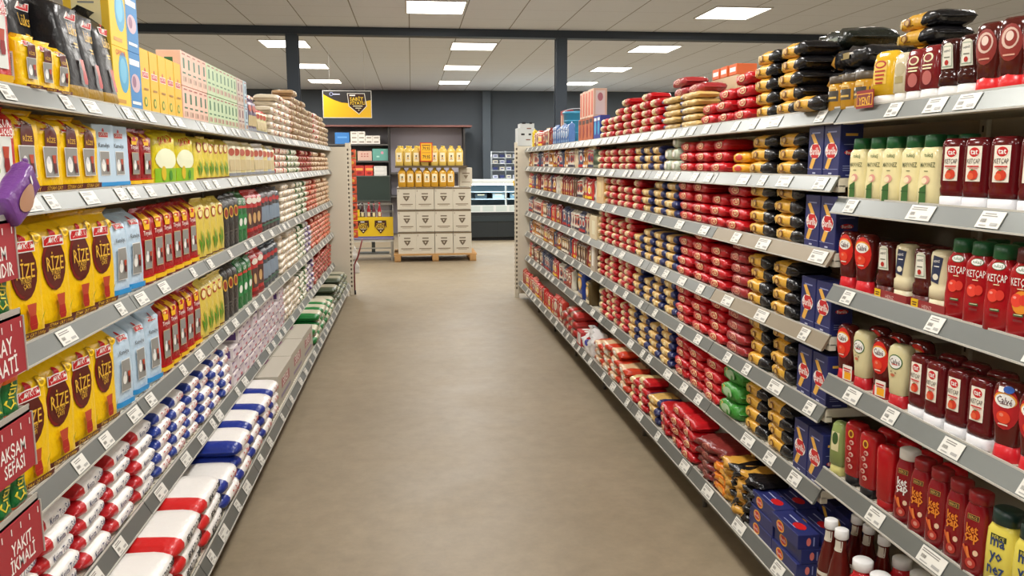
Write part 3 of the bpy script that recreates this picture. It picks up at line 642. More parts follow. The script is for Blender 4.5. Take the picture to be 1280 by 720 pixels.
stack(sug_B, S_, 5, 3.28, 4.72, .29, .062, .24, [2, 3, 3, 3, 3], 'large white and blue sugar bag', 'sugar bag', 'large sugar bags')
cube = [T('sugar_cube_box', carton(.13, .068, .11, card('#ddd3d3'), [('rect', 0, .006, .11, .03, ink('#c7b9c4')), ('rect', -.03, .018, .05, .01, ink('#6a3f78')), ('rect', .03, -.016, .05, .012, ink('#b5485a')), ('rect', 0, -.028, .12, .006, ink('#6a5a7a'))], -1, [('rect', 0, 0, .08, .04, ink('#6a4a8c')), ('rect', 0, .016, .06, .01, iW)]).mesh('sugar_cube_box'))]
stack(cube, S_, 4, 4.34, 6.1, .136, .0695, .11, [3, 4, 4, 4, 4], 'white and purple sugar cube box', 'sugar box', 'sugar cube boxes', rj=0, jit=0, tilt=0)
ctn = T('cardboard_case', carton(.52, .185, .24, card('#b9b3a4'), [('rect', 0, .02, .3, .06, ink('#a85a5a')), ('txt', 'ŞEKER', 0, .02, .2, iW), ('rect', 0, -.05, .36, .02, ink('#7a6a8c'))], -1, [('rect', 0, .03, .16, .05, ink('#7a3f5a')), ('rect', 0, -.03, .12, .015, ink('#6a6a72'))], [('rect', 0, 0, .51, .004, ink('#8f897b')), ('rect', .12, .03, .12, .05, ink('#8a5a78'))]).mesh('cardboard_case'))
stand([ctn], S_, 5, 4.76, 6.36, .53, .24, 'grey cardboard case of sugar', 'cardboard case', 'grey cases on the bottom shelf', jit=.006, rj=.02, sj=0)
big_g = [T('rice_bag', pillow(.30, .068, .25, lambda s: film('#1f7a3a') if s < -.45 else film('#d3cdb4'), [('ell', .03, 0, .05, .02, ink('#a8b08a'))], 30+k, n=16).mesh('rice_bag')) for k in range(2)]
big_d = [T('rice_bag', pillow(.30, .068, .25, lambda s: film('#4a5540') if abs(s) > .55 else film('#a9a78f'), [('ell', 0, 0, .06, .025, ink('#5a6a4a'))], 34+k, n=16).mesh('rice_bag')) for k in range(2)]
stack(big_g, S_, 5, 6.4, 8.1, .3, .066, .24, [2, 3, 3, 3, 2], 'large white and green rice bag', 'rice bag', 'large rice bags')
stack(big_d, S_, 5, 8.12, 9.75, .3, .066, .24, [3, 2, 3, 3, 2], 'large grey green rice bag', 'rice bag', 'large rice bags')
# clip-on snack display at the near end of the left rack
def snack_display():
    x0, x1, ya, yb = -.918, -.84, 1.60, 1.855; rail = M('#bdb9b0', .4, .3); sg = M('#a02a32', .5); iT = ink('#f0ebe4')
    t = empty('clip_on_display', (-.9, 1.73, 0))
    def loc(mb, nm, p=t): return ob(nm, mb, p)
    ox, oy = -.9, 1.73
    m = MB()
    for y in (ya+.02, yb-.02): m.box(x0-ox-.004, y-oy-.004, .60, x0-ox, y-oy+.004, 1.66, rail)
    loc(m, 'hanging_strip')
    words = ['DEMİM\nYAKINDIR', 'ÇAY\nSAATİ', 'AKŞAM\nSEFASI', 'YAKIT\nİKMALİ']
    zt = [H-.122, H-.322, H-.535, H-.738]
    for i, z in enumerate(zt):
        m = MB(); m.box(x0-ox, ya-oy, z, x1-ox, yb-oy, z+.006, rail); m.box(x1-ox-.003, ya-oy, z, x1-ox, yb-oy, z+.018, rail); m.box(x0-ox, yb-oy-.003, z, x1-ox, yb-oy, z+.014, rail); m.box(x0-ox, ya-oy, z, x1-ox, ya-oy+.003, z+.014, rail)
        tr = loc(m, 'tray')
        m = MB(); m.box(x1-ox, ya-oy+.06, z-.118, x1-ox+.004, yb-oy, z, sg); m.box(x1-ox+.001, yb-oy-.004, z-.12, x1-ox+.006, yb-oy, z+.002, rail)
        decals(m, flat((x1-ox+.004, (ya+.06+yb)/2-oy, z-.06), (0, 1, 0), (0, 0, 1), (1, 0, 0)), [('txt', words[i], 0, -.012, .11 if i else .15, iT, 0, 1.25, .012)]+[('rect', -.08+.04*q, .045, .0035, .014, iT) for q in range(5)], .0004, .0002, 1)
        loc(m, 'sign', tr)
    props(t, uniq('metal clip-on snack display with four red signs, hanging on left rack'), 'snack display')
    def snack(seed, c1='#e2661c', c2='#1d6a33', word='Çıtır'):
        mb = bag(.062, .125, .05, lambda q: film(c1) if q > .68 or q < .04 else film(c2), [('txt', word, -.002, .055, .075, ink('#e8cf3a'), PI/2-.2, 1.3)], seed, n=16, wr=1.3, side=(1, [('rect', 0, .06, .035, .07, ink('#e2661c')), ('ell', 0, .07, .016, .022, ink('#d9a765'))]))
        return T('snack_packet', mb.mesh('snack_packet'))
    sn = [snack(k) for k in range(2)]
    zi = 0
    for i, z in enumerate(zt[1:]):
        for j in range(3):
            y = yb-.043-j*.068
            inst(sn[(i+j) % 2], (-.876, y, z+.007), PI/2+R.uniform(-.06, .06), 'orange and green snack packet, %s one back on the %s display tray' % (ordn(3-j), ('second', 'third', 'fourth')[i]), 'snack packet', 'snack packets on the clip-on display', (.98, .9, .78 if i < 2 else .82))
    pu = T('snack_packet', bag(.075, .15, .04, lambda q: film('#6f3f86'), [('ell', .004, .06, .024, .04, ink('#b08468')), ('rect', -.014, .1, .02, .01, iW)], 9, n=16, wr=1.5, side=(1, [('ell', 0, .06, .012, .04, ink('#b08468'))])).mesh('snack_packet'))
    o = inst(pu, (-.862, 1.79, zt[0]+.008), PI/2+.1, 'purple snack packet leaning out of the topmost display tray', 'snack packet', 'snack packets on the clip-on display')
    o.location = (-.835, 1.82, zt[0]+.022); o.rotation_euler = (Matrix.Rotation(-1.0, 3, 'X') @ Matrix.Rotation(PI/2, 3, 'Z')).to_euler()
snack_display()
# ------------------------------------------------------------ right rack: pasta
S_ = 1
def emb(c='#ecd9a0', d='#b3151c'): return [('ell', 0, .002, .034, .014, ink(c)), ('ell', 0, .002, .029, .0105, ink(d)), ('rect', -.012, .003, .004, .016, ink(c)), ('rect', 0, .001, .02, .0035, ink(c)), ('rect', .013, .003, .004, .015, ink(c)), ('rect', .0, .008, .012, .003, ink(c))]
def pk(name, L, Tk, D, mx, ds, seed, **k): return T(name, pillow(L, Tk, D, mx, ds, seed, **k).mesh(name))
redf, redd, blkf, gldf, crmf, nvf = film('#b5141c'), film('#8f0f17'), M('#141316', .22, 0, .4, 40), film('#d6a338'), film('#dcc48a'), film('#262c5c')
pas_r = [pk('pasta_packet', .20, .049, .13, lambda s: redf, emb(), k) for k in range(3)]
pas_p = [pk('pasta_packet', .20, .049, .13, lambda s: film('#9c2f30'), emb('#d9a88a', '#9c2f30'), 3+k) for k in range(2)]
def dgb(): return [('ell', -.045, .0, .017, .014, ink('#7a4a1c')), ('ell', -.045, .0, .010, .008, ink('#caa35a')), ('rect', -.085, .0, .012, .03, ink('#e6c77a')), ('rect', -.02, -.012, .02, .003, ink('#5a3a14'))]
pas_g = [pk('pasta_packet', .225, .052, .14, lambda s: gldf if s < .22 else blkf, dgb(), 6+k) for k in range(3)]
pas_n = [pk('spaghetti_packet', .22, .046, .14, lambda s: nvf if abs(s) > .58 else film('#cfa75c'), [('ell', 0, 0, .022, .012, ink('#e9d5a0')), ('rect', -.04, 0, .012, .03, ink('#e0c078')), ('rect', .045, 0, .008, .026, ink('#6a4a2a'))], 9+k) for k in range(2)]
pas_c = [pk('pasta_packet', .20, .046, .13, lambda s: redf if s > -.05 or s < -.8 else crmf, [('ell', -.035, 0, .028, .012, ink('#e9d9b0')), ('rect', .03, .002, .03, .010, ink('#d98a7a')), ('rect', -.03, 0, .012, .006, ink('#a8342a'))], 12+k) for k in range(3)]
pas_t = [pk('spaghetti_packet', .24, .034, .12, lambda s: film('#c9a765') if s > -.55 else nvf, [('rect', -.02, 0, .03, .02, ink('#e0cf9a'))], 15+k) for k in range(2)]
pas_y = [pk('pasta_packet', .16, .045, .13, lambda s: film('#e3a01c'), [('ell', 0, 0, .03, .012, ink('#c0321c'))], 18)]
pas_o = [pk('noodle_packet', .2, .055, .14, lambda s: film('#d04a22') if abs(s) > .55 else film('#d8b890'), [('ell', 0, 0, .03, .015, ink('#e9dcc0'))], 20+k) for k in range(2)]
pas_q = [pk('couscous_packet', .13, .06, .12, lambda s: film('#b9c2ac') if s > -.2 else film('#c9b088'), [('ell', 0, 0, .02, .014, iW)], 23)]
gR, gG, gN, gC = 'red pasta packets on the right rack', 'gold and black pasta packets', 'gold and navy spaghetti packets', 'red and cream pasta packets'
LK = {'r': (pas_r, 'red pasta packet', gR, .20, .0485, .13), 'p': (pas_p, 'dull red pasta packet', gR, .2, .0485, .13), 'g': (pas_g, 'gold and black packet', gG, .225, .05, .14),
      'n': (pas_n, 'gold and navy packet', gN, .22, .046, .14), 'c': (pas_c, 'red and cream packet', gC, .20, .046, .13), 't': (pas_t, 'flat gold spaghetti packet', gN, .24, .034, .12),
      'y': (pas_y, 'yellow pasta packet', 'yellow pasta packets', .16, .045, .13), 'q': (pas_q, 'grey green packet', 'couscous packets', .13, .06, .12)}
def seg(row, a, b, k, lay, **kw):
    t, lk, g, L, Tk, D = LK[k]; stack(t, 1, row, a, b, L, Tk*.975, D, lay, lk, 'pasta packet', g, **kw)
# nearest stacks first on every shelf
seg(0, 2.70, 3.11, 'g', [5, 5], inset=.03); seg(0, 3.12, 3.70, 'r', [4, 3, 2]); seg(0, 3.72, 4.3, 't', [5, 5, 4]); seg(0, 4.32, 5.75, 'c', [4, 5, 4, 5, 4, 3, 3])
seg(0, 3.75, 4.2, 'p', [1, 2], z=base_z(1, 0)+.16, inset=.05)
seg(1, 2.67, 3.13, 'g', [3, 3]); seg(1, 3.14, 3.33, 'y', [2]); seg(1, 3.35, 3.97, 'r', [3, 3, 4]); seg(1, 3.98, 4.25, 'q', [3, 2]); seg(1, 4.27, 4.83, 'n', [3, 3]); seg(1, 4.85, 5.8, 'c', [3, 4, 3, 3])
seg(2, 2.66, 3.13, 'g', [4, 4]); seg(2, 3.14, 3.98, 'r', [4, 3, 4, 4]); seg(2, 4.0, 4.66, 'n', [4, 4, 3]); seg(2, 4.68, 5.6, 'c', [4, 3, 4, 4])
seg(3, 2.66, 3.10, 'g', [4, 5]); seg(3, 3.11, 3.3, 'p', [5]); seg(3, 3.31, 3.98, 'r', [4, 5, 4]); seg(3, 4.0, 4.8, 'n', [4, 4, 4, 3]); seg(3, 4.82, 5.75, 'c', [5, 4, 4, 5])
seg(4, 2.67, 3.07, 'g', [4, 4]); seg(4, 3.08, 3.3, 'p', [4]); seg(4, 3.31, 3.98, 'r', [4, 4, 4]); seg(4, 4.0, 4.8, 'n', [4, 4, 3, 4]); seg(4, 4.82, 5.76, 'c', [4, 4, 4, 3])
seg(5, 2.66, 3.10, 'g', [4, 4]); seg(5, 3.33, 4.0, 'r', [5, 4, 5]); seg(5, 4.02, 4.9, 'n', [5, 4, 5, 5]); seg(5, 4.92, 5.7, 'c', [4, 5, 5, 4])
gpk = [T('pasta_bag', pillow(.21, .075, .2, lambda s: film('#3c8a34'), [('ell', 0, 0, .05, .02, ink('#9ab890')), ('rect', -.05, .01, .03, .02, ink('#d9b35a'))], 40, wr=2).mesh('pasta_bag'))]
stack(gpk, 1, 5, 3.11, 3.32, .21, .072, .2, 3, 'bright green pasta bag', 'pasta bag', 'green pasta bags', inset=.02)
# blue cartons with penne
def bluebox(h):
    w, d = .098, .075; iB = ink('#e6b04a'); ir = ink('#c41a20')
    k = h/.17
    ds = [('rect', 0, h*.36, w*.55, .004, ink('#8f97c4')), ('poly', [(-.034, .056*k), (-.014, .060*k), (.020, .022*k), (-.002, .016*k)], iB), ('poly', [(.010, -.018*k), (-.016, -.060*k), (-.036, -.054*k), (-.014, -.012*k)], iB),
          ('poly', [(-.03, .014*k), (-.022, .026*k), (-.028, -.02*k)], iB), ('ell', 0, .001, .038, .026*k, iW), ('poly', [(-.034, -.004), (-.02, -.022*k), (.02, -.022*k), (.036, .004), (.02, .024*k), (-.018, .024*k)], ir), ('txt', 'Barilla', 0, .001, .058, iW, 0, 1.4, .012), ('rect', 0, -h*.34, w*.94, .0015, ink('#9aa0c8')), ('rect', 0, -h*.42, .02, .005, ink('#b9bdd8'))]
    sd = [('rect', 0, h*.3, .04, .008, iB), ('rect', 0, h*.12, .05, .002, ink('#8f97c4')), ('ell', 0, -.005, .022, .008, ir), ('txt', 'Barilla', 0, -.005, .034, iW), ('rect', -.01, -h*.28, .03, .0018, ink('#8f97c4')), ('rect', -.012, -h*.32, .026, .0018, ink('#8f97c4')), ('rect', -.01, -h*.36, .03, .0018, ink('#8f97c4')), ('rect', 0, -h*.45, .03, .003, ink('#8f97c4'))]
    return T('pasta_box', carton(w, h, d, M('#262c63', .38), ds, 1, sd, [('rect', 0, 0, .05, .02, ink('#39407a'))]).mesh('pasta_box'))
for row, h, n in ((1, .165, 1), (2, .175, 1), (3, .17, 1), (4, .17, 1), (5, .185, 1)):
    bb = [bluebox(h)]
    for q in range(1):
        stand(bb, 1, row, 2.425, 2.635, .1, .075, 'navy pasta box', 'pasta box', 'navy pasta boxes on the right rack', inset=.03+q*.079, jit=.001, rj=.004, sj=0, extra=(' in front', ' in middle line', ' in rear line')[q])
flatbox = [T('pasta_box', carton(.075, .05, .19, M('#262c63', .38), [('ell', 0, 0, .012, .018, ink('#c41a20')), ('rect', .02, 0, .003, .03, ink('#8f97c4'))], 1, [('ell', -.04, 0, .022, .016, ink('#c41a20')), ('txt', 'Barilla', -.04, 0, .034, iW), ('rect', .04, 0, .05, .002, ink('#8f97c4'))], [('rect', 0, .05, .03, .004, ink('#aab0d0')), ('rect', .01, .0, .05, .004, ink('#8f97c4')), ('ell', 0, -.06, .02, .012, ink('#c41a20'))]).mesh('pasta_box'))]
flat2 = [T('pasta_box', carton(.19, .05, .075, M('#262c63', .38), [('ell', -.03, 0, .028, .02, ink('#e6a23a')), ('ell', -.03, 0, .022, .014, ink('#c41a20')), ('txt', 'Barilla', -.03, 0, .036, iW)], 1, [('ell', 0, .0, .008, .014, ink('#d8746a')), ('rect', .018, 0, .004, .03, ink('#8f97c4'))], [('rect', -.03, .01, .06, .005, ink('#aab0d0')), ('ell', .03, 0, .03, .02, ink('#c41a20')), ('rect', .0, -.02, .08, .003, ink('#8f97c4'))]).mesh('pasta_box'))]
stack(flat2, 1, 6, 2.40, 2.80, .195, .0505, .075, 3, 'navy lying front box', 'pasta box', 'navy pasta boxes on the right rack', rj=.02, jit=.002, tilt=0)
stack(flat2, 1, 6, 2.40, 2.80, .195, .0505, .075, 3, 'navy lying middle box', 'pasta box', 'navy pasta boxes on the right rack', rj=.02, jit=.002, tilt=0, inset=.11)
up = [bluebox(.19)]
stand(up, 1, 6, 2.42, 2.72, .1, .075, 'upright navy rear box', 'pasta box', 'navy pasta boxes on the right rack', inset=.21, rj=.03)
# big black bags and near goods on the top shelf
zt = base_z(1, 0)
bigb = [pk('macaroni_bag', .25, .07, .2, lambda s: M('#1b1b1d', .22, 0, .5, 35) if s > -.62 else film('#b98a3a'), [('rect', .0, .005, .05, .02, ink('#8c7a4a')), ('rect', .05, .01, .05, .006, ink('#bdb9ae'))], 50+k, wr=2.4, e=3.2) for k in range(2)]
bigk = [pk('macaroni_bag', .25, .075, .2, lambda s: M('#20251f', .22, 0, .5, 35), [('rect', .02, .0, .07, .012, ink('#6f776a'))], 53+k, wr=2.6, e=3.2) for k in range(2)]
stack(bigb, 1, 0, 2.44, 2.69, .25, .066, .2, 3, 'big black macaroni bag', 'macaroni bag', 'big black bags on the top shelf', inset=.10, z=zt)
stack(pas_g, 1, 0, 2.50, 2.69, .19, .05, .09, [1], 'front lone gold packet', 'pasta packet', gG, inset=.012, z=zt)
stack(bigk, 1, 0, 2.68, 2.93, .25, .072, .2, [4], 'big dark green bag', 'macaroni bag', 'big black bags on the top shelf', inset=.18, z=zt)
stack(pas_g, 1, 0, 2.38, 2.64, .25, .05, .14, [6], 'rear gold and black packet', 'pasta packet', gG, inset=.30, z=zt)
# assorted far goods
ASS = [('#b9482f', 'rusty red'), ('#d9c9a8', 'cream'), ('#8f2a2a', 'dark red'), ('#c98a3a', 'amber'), ('#3f4a6a', 'slate blue'), ('#e0d9c8', 'off-white'), ('#6a4a3a', 'brown'), ('#c9302f', 'bright red')]
def ds_as(c1, c2): return lambda w, h: [('ell', 0, h*.5, w*.34, h*.2, ink(c1)), ('ell', 0, h*.48, w*.22, h*.12, ink(c2)), ('rect', 0, h*.14, w*.8, h*.12, ink(c2)), ('rect', 0, h*.78, w*.6, h*.07, ink(c1))]
ass = []
PC = [('#efe6d0', '#8a3a2a'), ('#b5302a', '#3a3f5c'), ('#e8dcc0', '#c9952f'), ('#7a2a24', '#efe9da'), ('#d9d4c8', '#b52a2a'), ('#b5402a', '#3f3a4a'), ('#d9b98a', '#e9e2d0'), ('#f0e6c8', '#f0c52a')]
for k, (c, nm) in enumerate(ASS): ass.append((nm, [T('snack_bag', plain_bag(.092, .165, .045, c, ds_as(*PC[k]), 200+k).mesh('snack_bag'))]))
def mixed(row, a, b, seq, sc=1.0, inset=.02, w=.1):
    n = max(1, int((b-a)/w)); st = (b-a)/n; i = 0; rr = random.Random(row*31+int(a*10))
    while i < n:
        run = rr.choice((1, 2, 2, 3)); k = rr.choice(seq); run = min(run, n-i)
        nm, tp = ass[k]
        stand(tp, 1, row, a+i*st, a+(i+run)*st, st, .05, nm+' snack bag', 'snack bag', 'assorted bags at the far end of right rack', inset=inset+.02, n=run, sj=.06, rj=.22)
        i += run
mixed(0, 7.78, 8.95, [0, 1, 2, 7, 5]); mixed(1, 5.85, 9.3, [3, 1, 6, 4, 2, 5]); mixed(2, 5.75, 9.3, [7, 5, 6, 2, 4, 1]); mixed(3, 5.95, 9.3, [5, 2, 6, 4, 7, 1]); mixed(4, 6.0, 9.3, [2, 4, 6, 7, 3]); mixed(5, 6.7, 9.3, [4, 5, 0, 7, 6]); mixed(6, 7.2, 9.3, [0, 7, 2, 6, 0])
def one(tp, row, y, inset, d, label, cat, group=None, z=None, near=False, rz=0, rx=0, ry=0):
    o = inst(tp, (place_x(1, row, inset+d/2), y, base_z(1, row, near) if z is None else z), -PI/2+rz, label, cat, group)
    if rx or ry: o.rotation_euler = (rx, ry, -PI/2+rz)
    return o
def cart(nm, w, h, d, col, *ds, side=()): return T(nm, carton(w, h, d, card(col), ds, 1, side).mesh(nm))
stand([T('drink_powder_pack', plain_bag(.09, .17, .05, '#4a6fa8', ds_as('#d9dfe8', '#7a9fc9'), 220).mesh('drink_powder_pack'))], 1, 0, 6.9, 7.75, .1, .05, 'blue and clear pack', 'pack', 'blue packs far on the top shelf', sj=.1, rj=.2)
stand([cart('food_carton', .13, .17, .09, '#b5603a', ('ell', 0, -.01, .03, .05, ink('#8f2f20')), ('rect', 0, .06, .1, .03, ink('#4a2f28')), side=(('rect', 0, -.02, .06, .1, ink('#d9b98a')), ('ell', 0, -.02, .014, .04, ink('#a8342a'))))], 1, 0, 6.02, 6.55, .13, .09, 'brown and orange food carton', 'food carton', 'brown food cartons', jit=.001, rj=.02)
stand([cart('wafer_carton', .09, .20, .1, '#d9b9a4', ('rect', 0, 0, .06, .17, ink('#c25a3c')), side=(('rect', 0, 0, .07, .17, ink('#dccfcc')), ('ell', 0, .04, .02, .03, ink('#b5707a'))))], 1, 0, 6.0, 6.5, .1, .1, 'tall pink and orange carton', 'carton', 'tall cartons stood on brown cartons', z=zt+.172, jit=.001, rj=.03)
stand([cart('detergent_carton', .1, .17, .07, '#23388f', ('ell', 0, 0, .03, .05, ink('#3fa0c9')), ('rect', 0, .06, .07, .02, iW), side=(('ell', 0, .02, .02, .03, ink('#4a9a4a')), ('rect', 0, -.06, .05, .015, iW)))], 1, 0, 5.78, 5.99, .1, .07, 'deep blue carton', 'carton', 'deep blue cartons', jit=.001)
stand([cart('biscuit_carton', .2, .07, .12, '#d9483c', ('rect', 0, 0, .16, .03, ink('#e88a7a')), ('rect', .05, .02, .06, .02, iW), side=(('rect', 0, 0, .1, .03, ink('#e9b9a8')),))], 1, 0, 5.3, 5.95, .21, .12, 'red biscuit carton', 'biscuit carton', 'red biscuit cartons', z=zt+.0, inset=.22, jit=0, rj=0, sj=0)
for L in (1, 2): stand([cart('biscuit_carton', .2, .07, .12, '#d9483c', ('rect', 0, 0, .16, .03, ink('#e88a7a')), side=(('rect', 0, 0, .1, .03, iW),))], 1, 0, 5.3, 5.95, .21, .12, 'red biscuit carton', 'biscuit carton', 'red biscuit cartons', z=zt+.071*L, inset=.22, jit=0, rj=0, sj=0, extra=(' on tier two', ' on tier three')[L-1])
stand([cart('snack_carton', .09, .05, .1, '#d8642a', ('rect', 0, 0, .07, .02, iW))], 1, 0, 3.75, 4.08, .1, .1, 'small orange carton', 'carton', 'small orange cartons', z=zt+.242, inset=.22, jit=0, rj=.05)
stand([cart('snack_carton', .33, .24, .12, '#c9b08a', ('rect', 0, 0, .07, .02, iW))], 1, 0, 3.74, 4.09, .33, .12, 'plain brown carton', 'carton', 'small orange cartons', inset=.22, jit=0, rj=0, sj=0)
# blue bucket pile and cartons on the hidden far side of the gondola
def bucket():
    pr = [(0, .10, .10), (.01, .105, .105), (.26, .13, .13), (.262, .137, .137), (.28, .137, .137), (.282, .128, .128)]
    b = lathe(pr, lambda z: M('#3f94b8', .35), 2, 28, cap1=False); q = lathe([(.03, .104, .104), (.28, .129, .129)], lambda z: M('#2f7494', .5), 2, 28, cap0=False, cap1=False)
    r = MB()
    for z in (.1, .2): r.tube([((.108+.09*z)*math.cos(a), (.108+.09*z)*math.sin(a), z) for a in [2*PI*k/24 for k in range(25)]], .003, M('#5fb0cf', .35))
    h = MB(); h.tube([(.137*math.cos(a), -.02, .27+.04*math.sin(a)) for a in [PI*k/12 for k in range(13)]], .003, M('#d9dadc', .3))
    return T('bucket', None, [('bucket_body', b.mesh('bucket_body')), ('ridges', r.mesh('ridges')), ('handle', h.mesh('handle'))])
inst(bucket(), (1.277+.03+.14+.02, 7.3, zt), 0, 'blue plastic bucket standing far back on the right rack top shelf', 'bucket', None)
whc = cart('white_carton', .28, .24, .3, '#cfd3d2', ('rect', -.05, .06, .05, .02, iK), ('rect', .06, .06, .04, .02, iK), ('rect', 0, 0, .1, .012, ink('#8a5a4a')))
# ---- bottom shelf, right
zb6 = base_z(1, 6)
sacks = [pk('noodle_packet', .24, .05, .16, lambda s: film('#c93f22') if abs(s) > .6 else film('#d8b48a'), [('ell', 0, 0, .04, .014, iW)], 60+k, wr=2) for k in range(2)]
stack(sacks, 1, 6, 4.58, 5.5, .23, .05, .16, [3, 4, 4, 3], 'orange and white noodle packet', 'noodle packet', 'orange noodle packets', rj=.12)
stack(pas_c, 1, 6, 4.18, 4.56, .2, .046, .13, [4, 3], 'red and cream packet', 'pasta packet', gC, rj=.1)
stack(pas_n, 1, 6, 4.0, 4.17, .17, .046, .14, [3], 'gold and navy packet', 'pasta packet', gN, rj=.1)
stack(pas_r, 1, 6, 3.42, 3.98, .19, .05, .13, [4, 4, 3], 'red pasta packet', 'pasta packet', gR, rj=.15)
stack([pk('pasta_packet', .26, .045, .2, lambda s: film('#7c2c28'), emb('#b5705a', '#7c2c28'), 64, wr=2.5)], 1, 6, 3.14, 3.40, .26, .042, .2, 4, 'brown red pasta packet', 'pasta packet', gR, rj=.12)
stack([pk('pasta_packet', .2, .042, .14, lambda s: film('#e0801c'), [('rect', 0, 0, .12, .02, ink('#eeb04a'))], 66, wr=2)], 1, 6, 3.04, 3.20, .15, .04, .14, 3, 'orange yellow packet', 'pasta packet', 'yellow pasta packets', rj=.3)
stack([pk('pasta_bag', .24, .06, .16, lambda s: film('#d6a040') if s < .5 else blkf, [('ell', 0, 0, .05, .02, ink('#e6bd6a')), ('rect', .02, .012, .06, .01, iK)], 67, wr=2)], 1, 6, 3.06, 3.32, .24, .06, .16, 3, 'golden macaroni bag', 'pasta bag', 'golden macaroni bags', inset=.19, rj=.1)
stack([pk('pasta_packet', .21, .036, .13, lambda s: blkf if s > -.1 else film('#c9953a'), [], 70+k, wr=2.6) for k in range(2)], 1, 6, 2.80, 3.06, .13, .036, .13, 5, 'gold and black macaroni packet', 'pasta packet', gG, rj=.12)
stack([pk('pasta_bag', .24, .055, .18, lambda s: film('#d9a12c') if s < .3 else blkf, [('rect', 0, .01, .12, .02, ink('#e8bd4a'))], 73, wr=2)], 1, 6, 2.78, 3.04, .24, .055, .18, 3, 'yellow macaroni bag', 'pasta bag', 'golden macaroni bags', inset=.17, rj=.1)
# jar box, white carrier bag, brown bag towards the far end
jars = MB(); 
one(T('jar_pack', carton(.16, .11, .12, card('#b52a2a'), [('rect', 0, 0, .1, .08, iW), ('rect', 0, .0, .02, .07, iK)], 1, [('rect', 0, 0, .05, .1, iW), ('rect', .03, 0, .008, .1, iK)], [('ell', -.04, 0, .03, .03, iW), ('ell', .04, 0, .03, .03, iW)]).mesh('jar_pack')), 6, 5.95, .02, .12, 'red and white shrink-wrapped pack standing on the right bottom shelf', 'multipack')
wb = MB(); wb = bag(.26, .2, .16, lambda t: M('#e6e5e3', .35, 0, .8, 25), [('ell', 0, .09, .05, .03, ink('#3a3f9a')), ('ell', .05, .13, .02, .012, iR)], 301, wr=6, full=.5, topw=.4)
one(T('carrier_bag', wb.mesh('carrier_bag')), 6, 5.66, .02, .16, 'crumpled white plastic carrier bag on the right bottom shelf', 'plastic bag')
stack([pk('pulse_bag', .22, .07, .2, lambda s: film('#7a4a36') if s < .3 else film('#b5302a'), [('ell', 0, 0, .04, .02, ink('#c99a7a'))], 76, wr=2)], 1, 6, 6.15, 6.75, .22, .066, .2, [3, 3, 2], 'brown and red food bag', 'food bag', 'brown food bags')
stand([T('food_bag', plain_bag(.13, .2, .06, '#c0392a', ds_as('#e9e2d0', '#d9c9a8'), 310).mesh('food_bag'))], 1, 6, 6.78, 7.18, .13, .06, 'upright red food bag', 'food bag', 'brown food bags', rj=.2)
one(T('food_bag', plain_bag(.2, .24, .1, '#1f3a8a', ds_as('#e9b03a', '#d9c9a8'), 311).mesh('food_bag')), 5, 6.3, .02, .1, 'large blue bag on the right rack sixth shelf', 'food bag')
one(T('food_bag', plain_bag(.14, .2, .08, '#5a4a2a', ds_as('#d9b04a', '#efe6c8'), 312).mesh('food_bag')), 5, 6.02, .02, .08, 'brown and gold jar-shaped bag on the right rack sixth shelf', 'food bag')
one(cart('white_carton', .14, .22, .1, '#b9ab98', ('rect', 0, 0, .05, .14, iW), side=(('rect', 0, 0, .06, .2, ink('#6a3f2c')), ('rect', .02, 0, .012, .19, iW))), 4, 5.86, .02, .1, 'beige open carton on the right rack fifth shelf', 'carton')
one(cart('white_carton', .2, .19, .1, '#d9b98a', ('rect', 0, 0, .1, .1, ink('#e6cf9a')), side=(('rect', 0, 0, .08, .15, ink('#d99a4a')),)), 2, 5.66, .02, .1, 'orange and cream carton on the right rack third shelf', 'carton')
one(cart('white_carton', .2, .17, .1, '#d9c9a4', ('rect', 0, 0, .1, .1, ink('#e6dfc0')), side=(('rect', 0, 0, .08, .13, ink('#e0cf9a')),)), 3, 5.85, .02, .1, 'pale cream carton on the right rack fourth shelf', 'carton')
one(T('food_bag', plain_bag(.2, .16, .1, '#3f4a3c', ds_as('#5a6a4a', '#8a8f7a'), 313).mesh('food_bag')), 1, 5.83, .05, .1, 'dark green crumpled bag on the right rack second shelf', 'food bag', rz=.4)
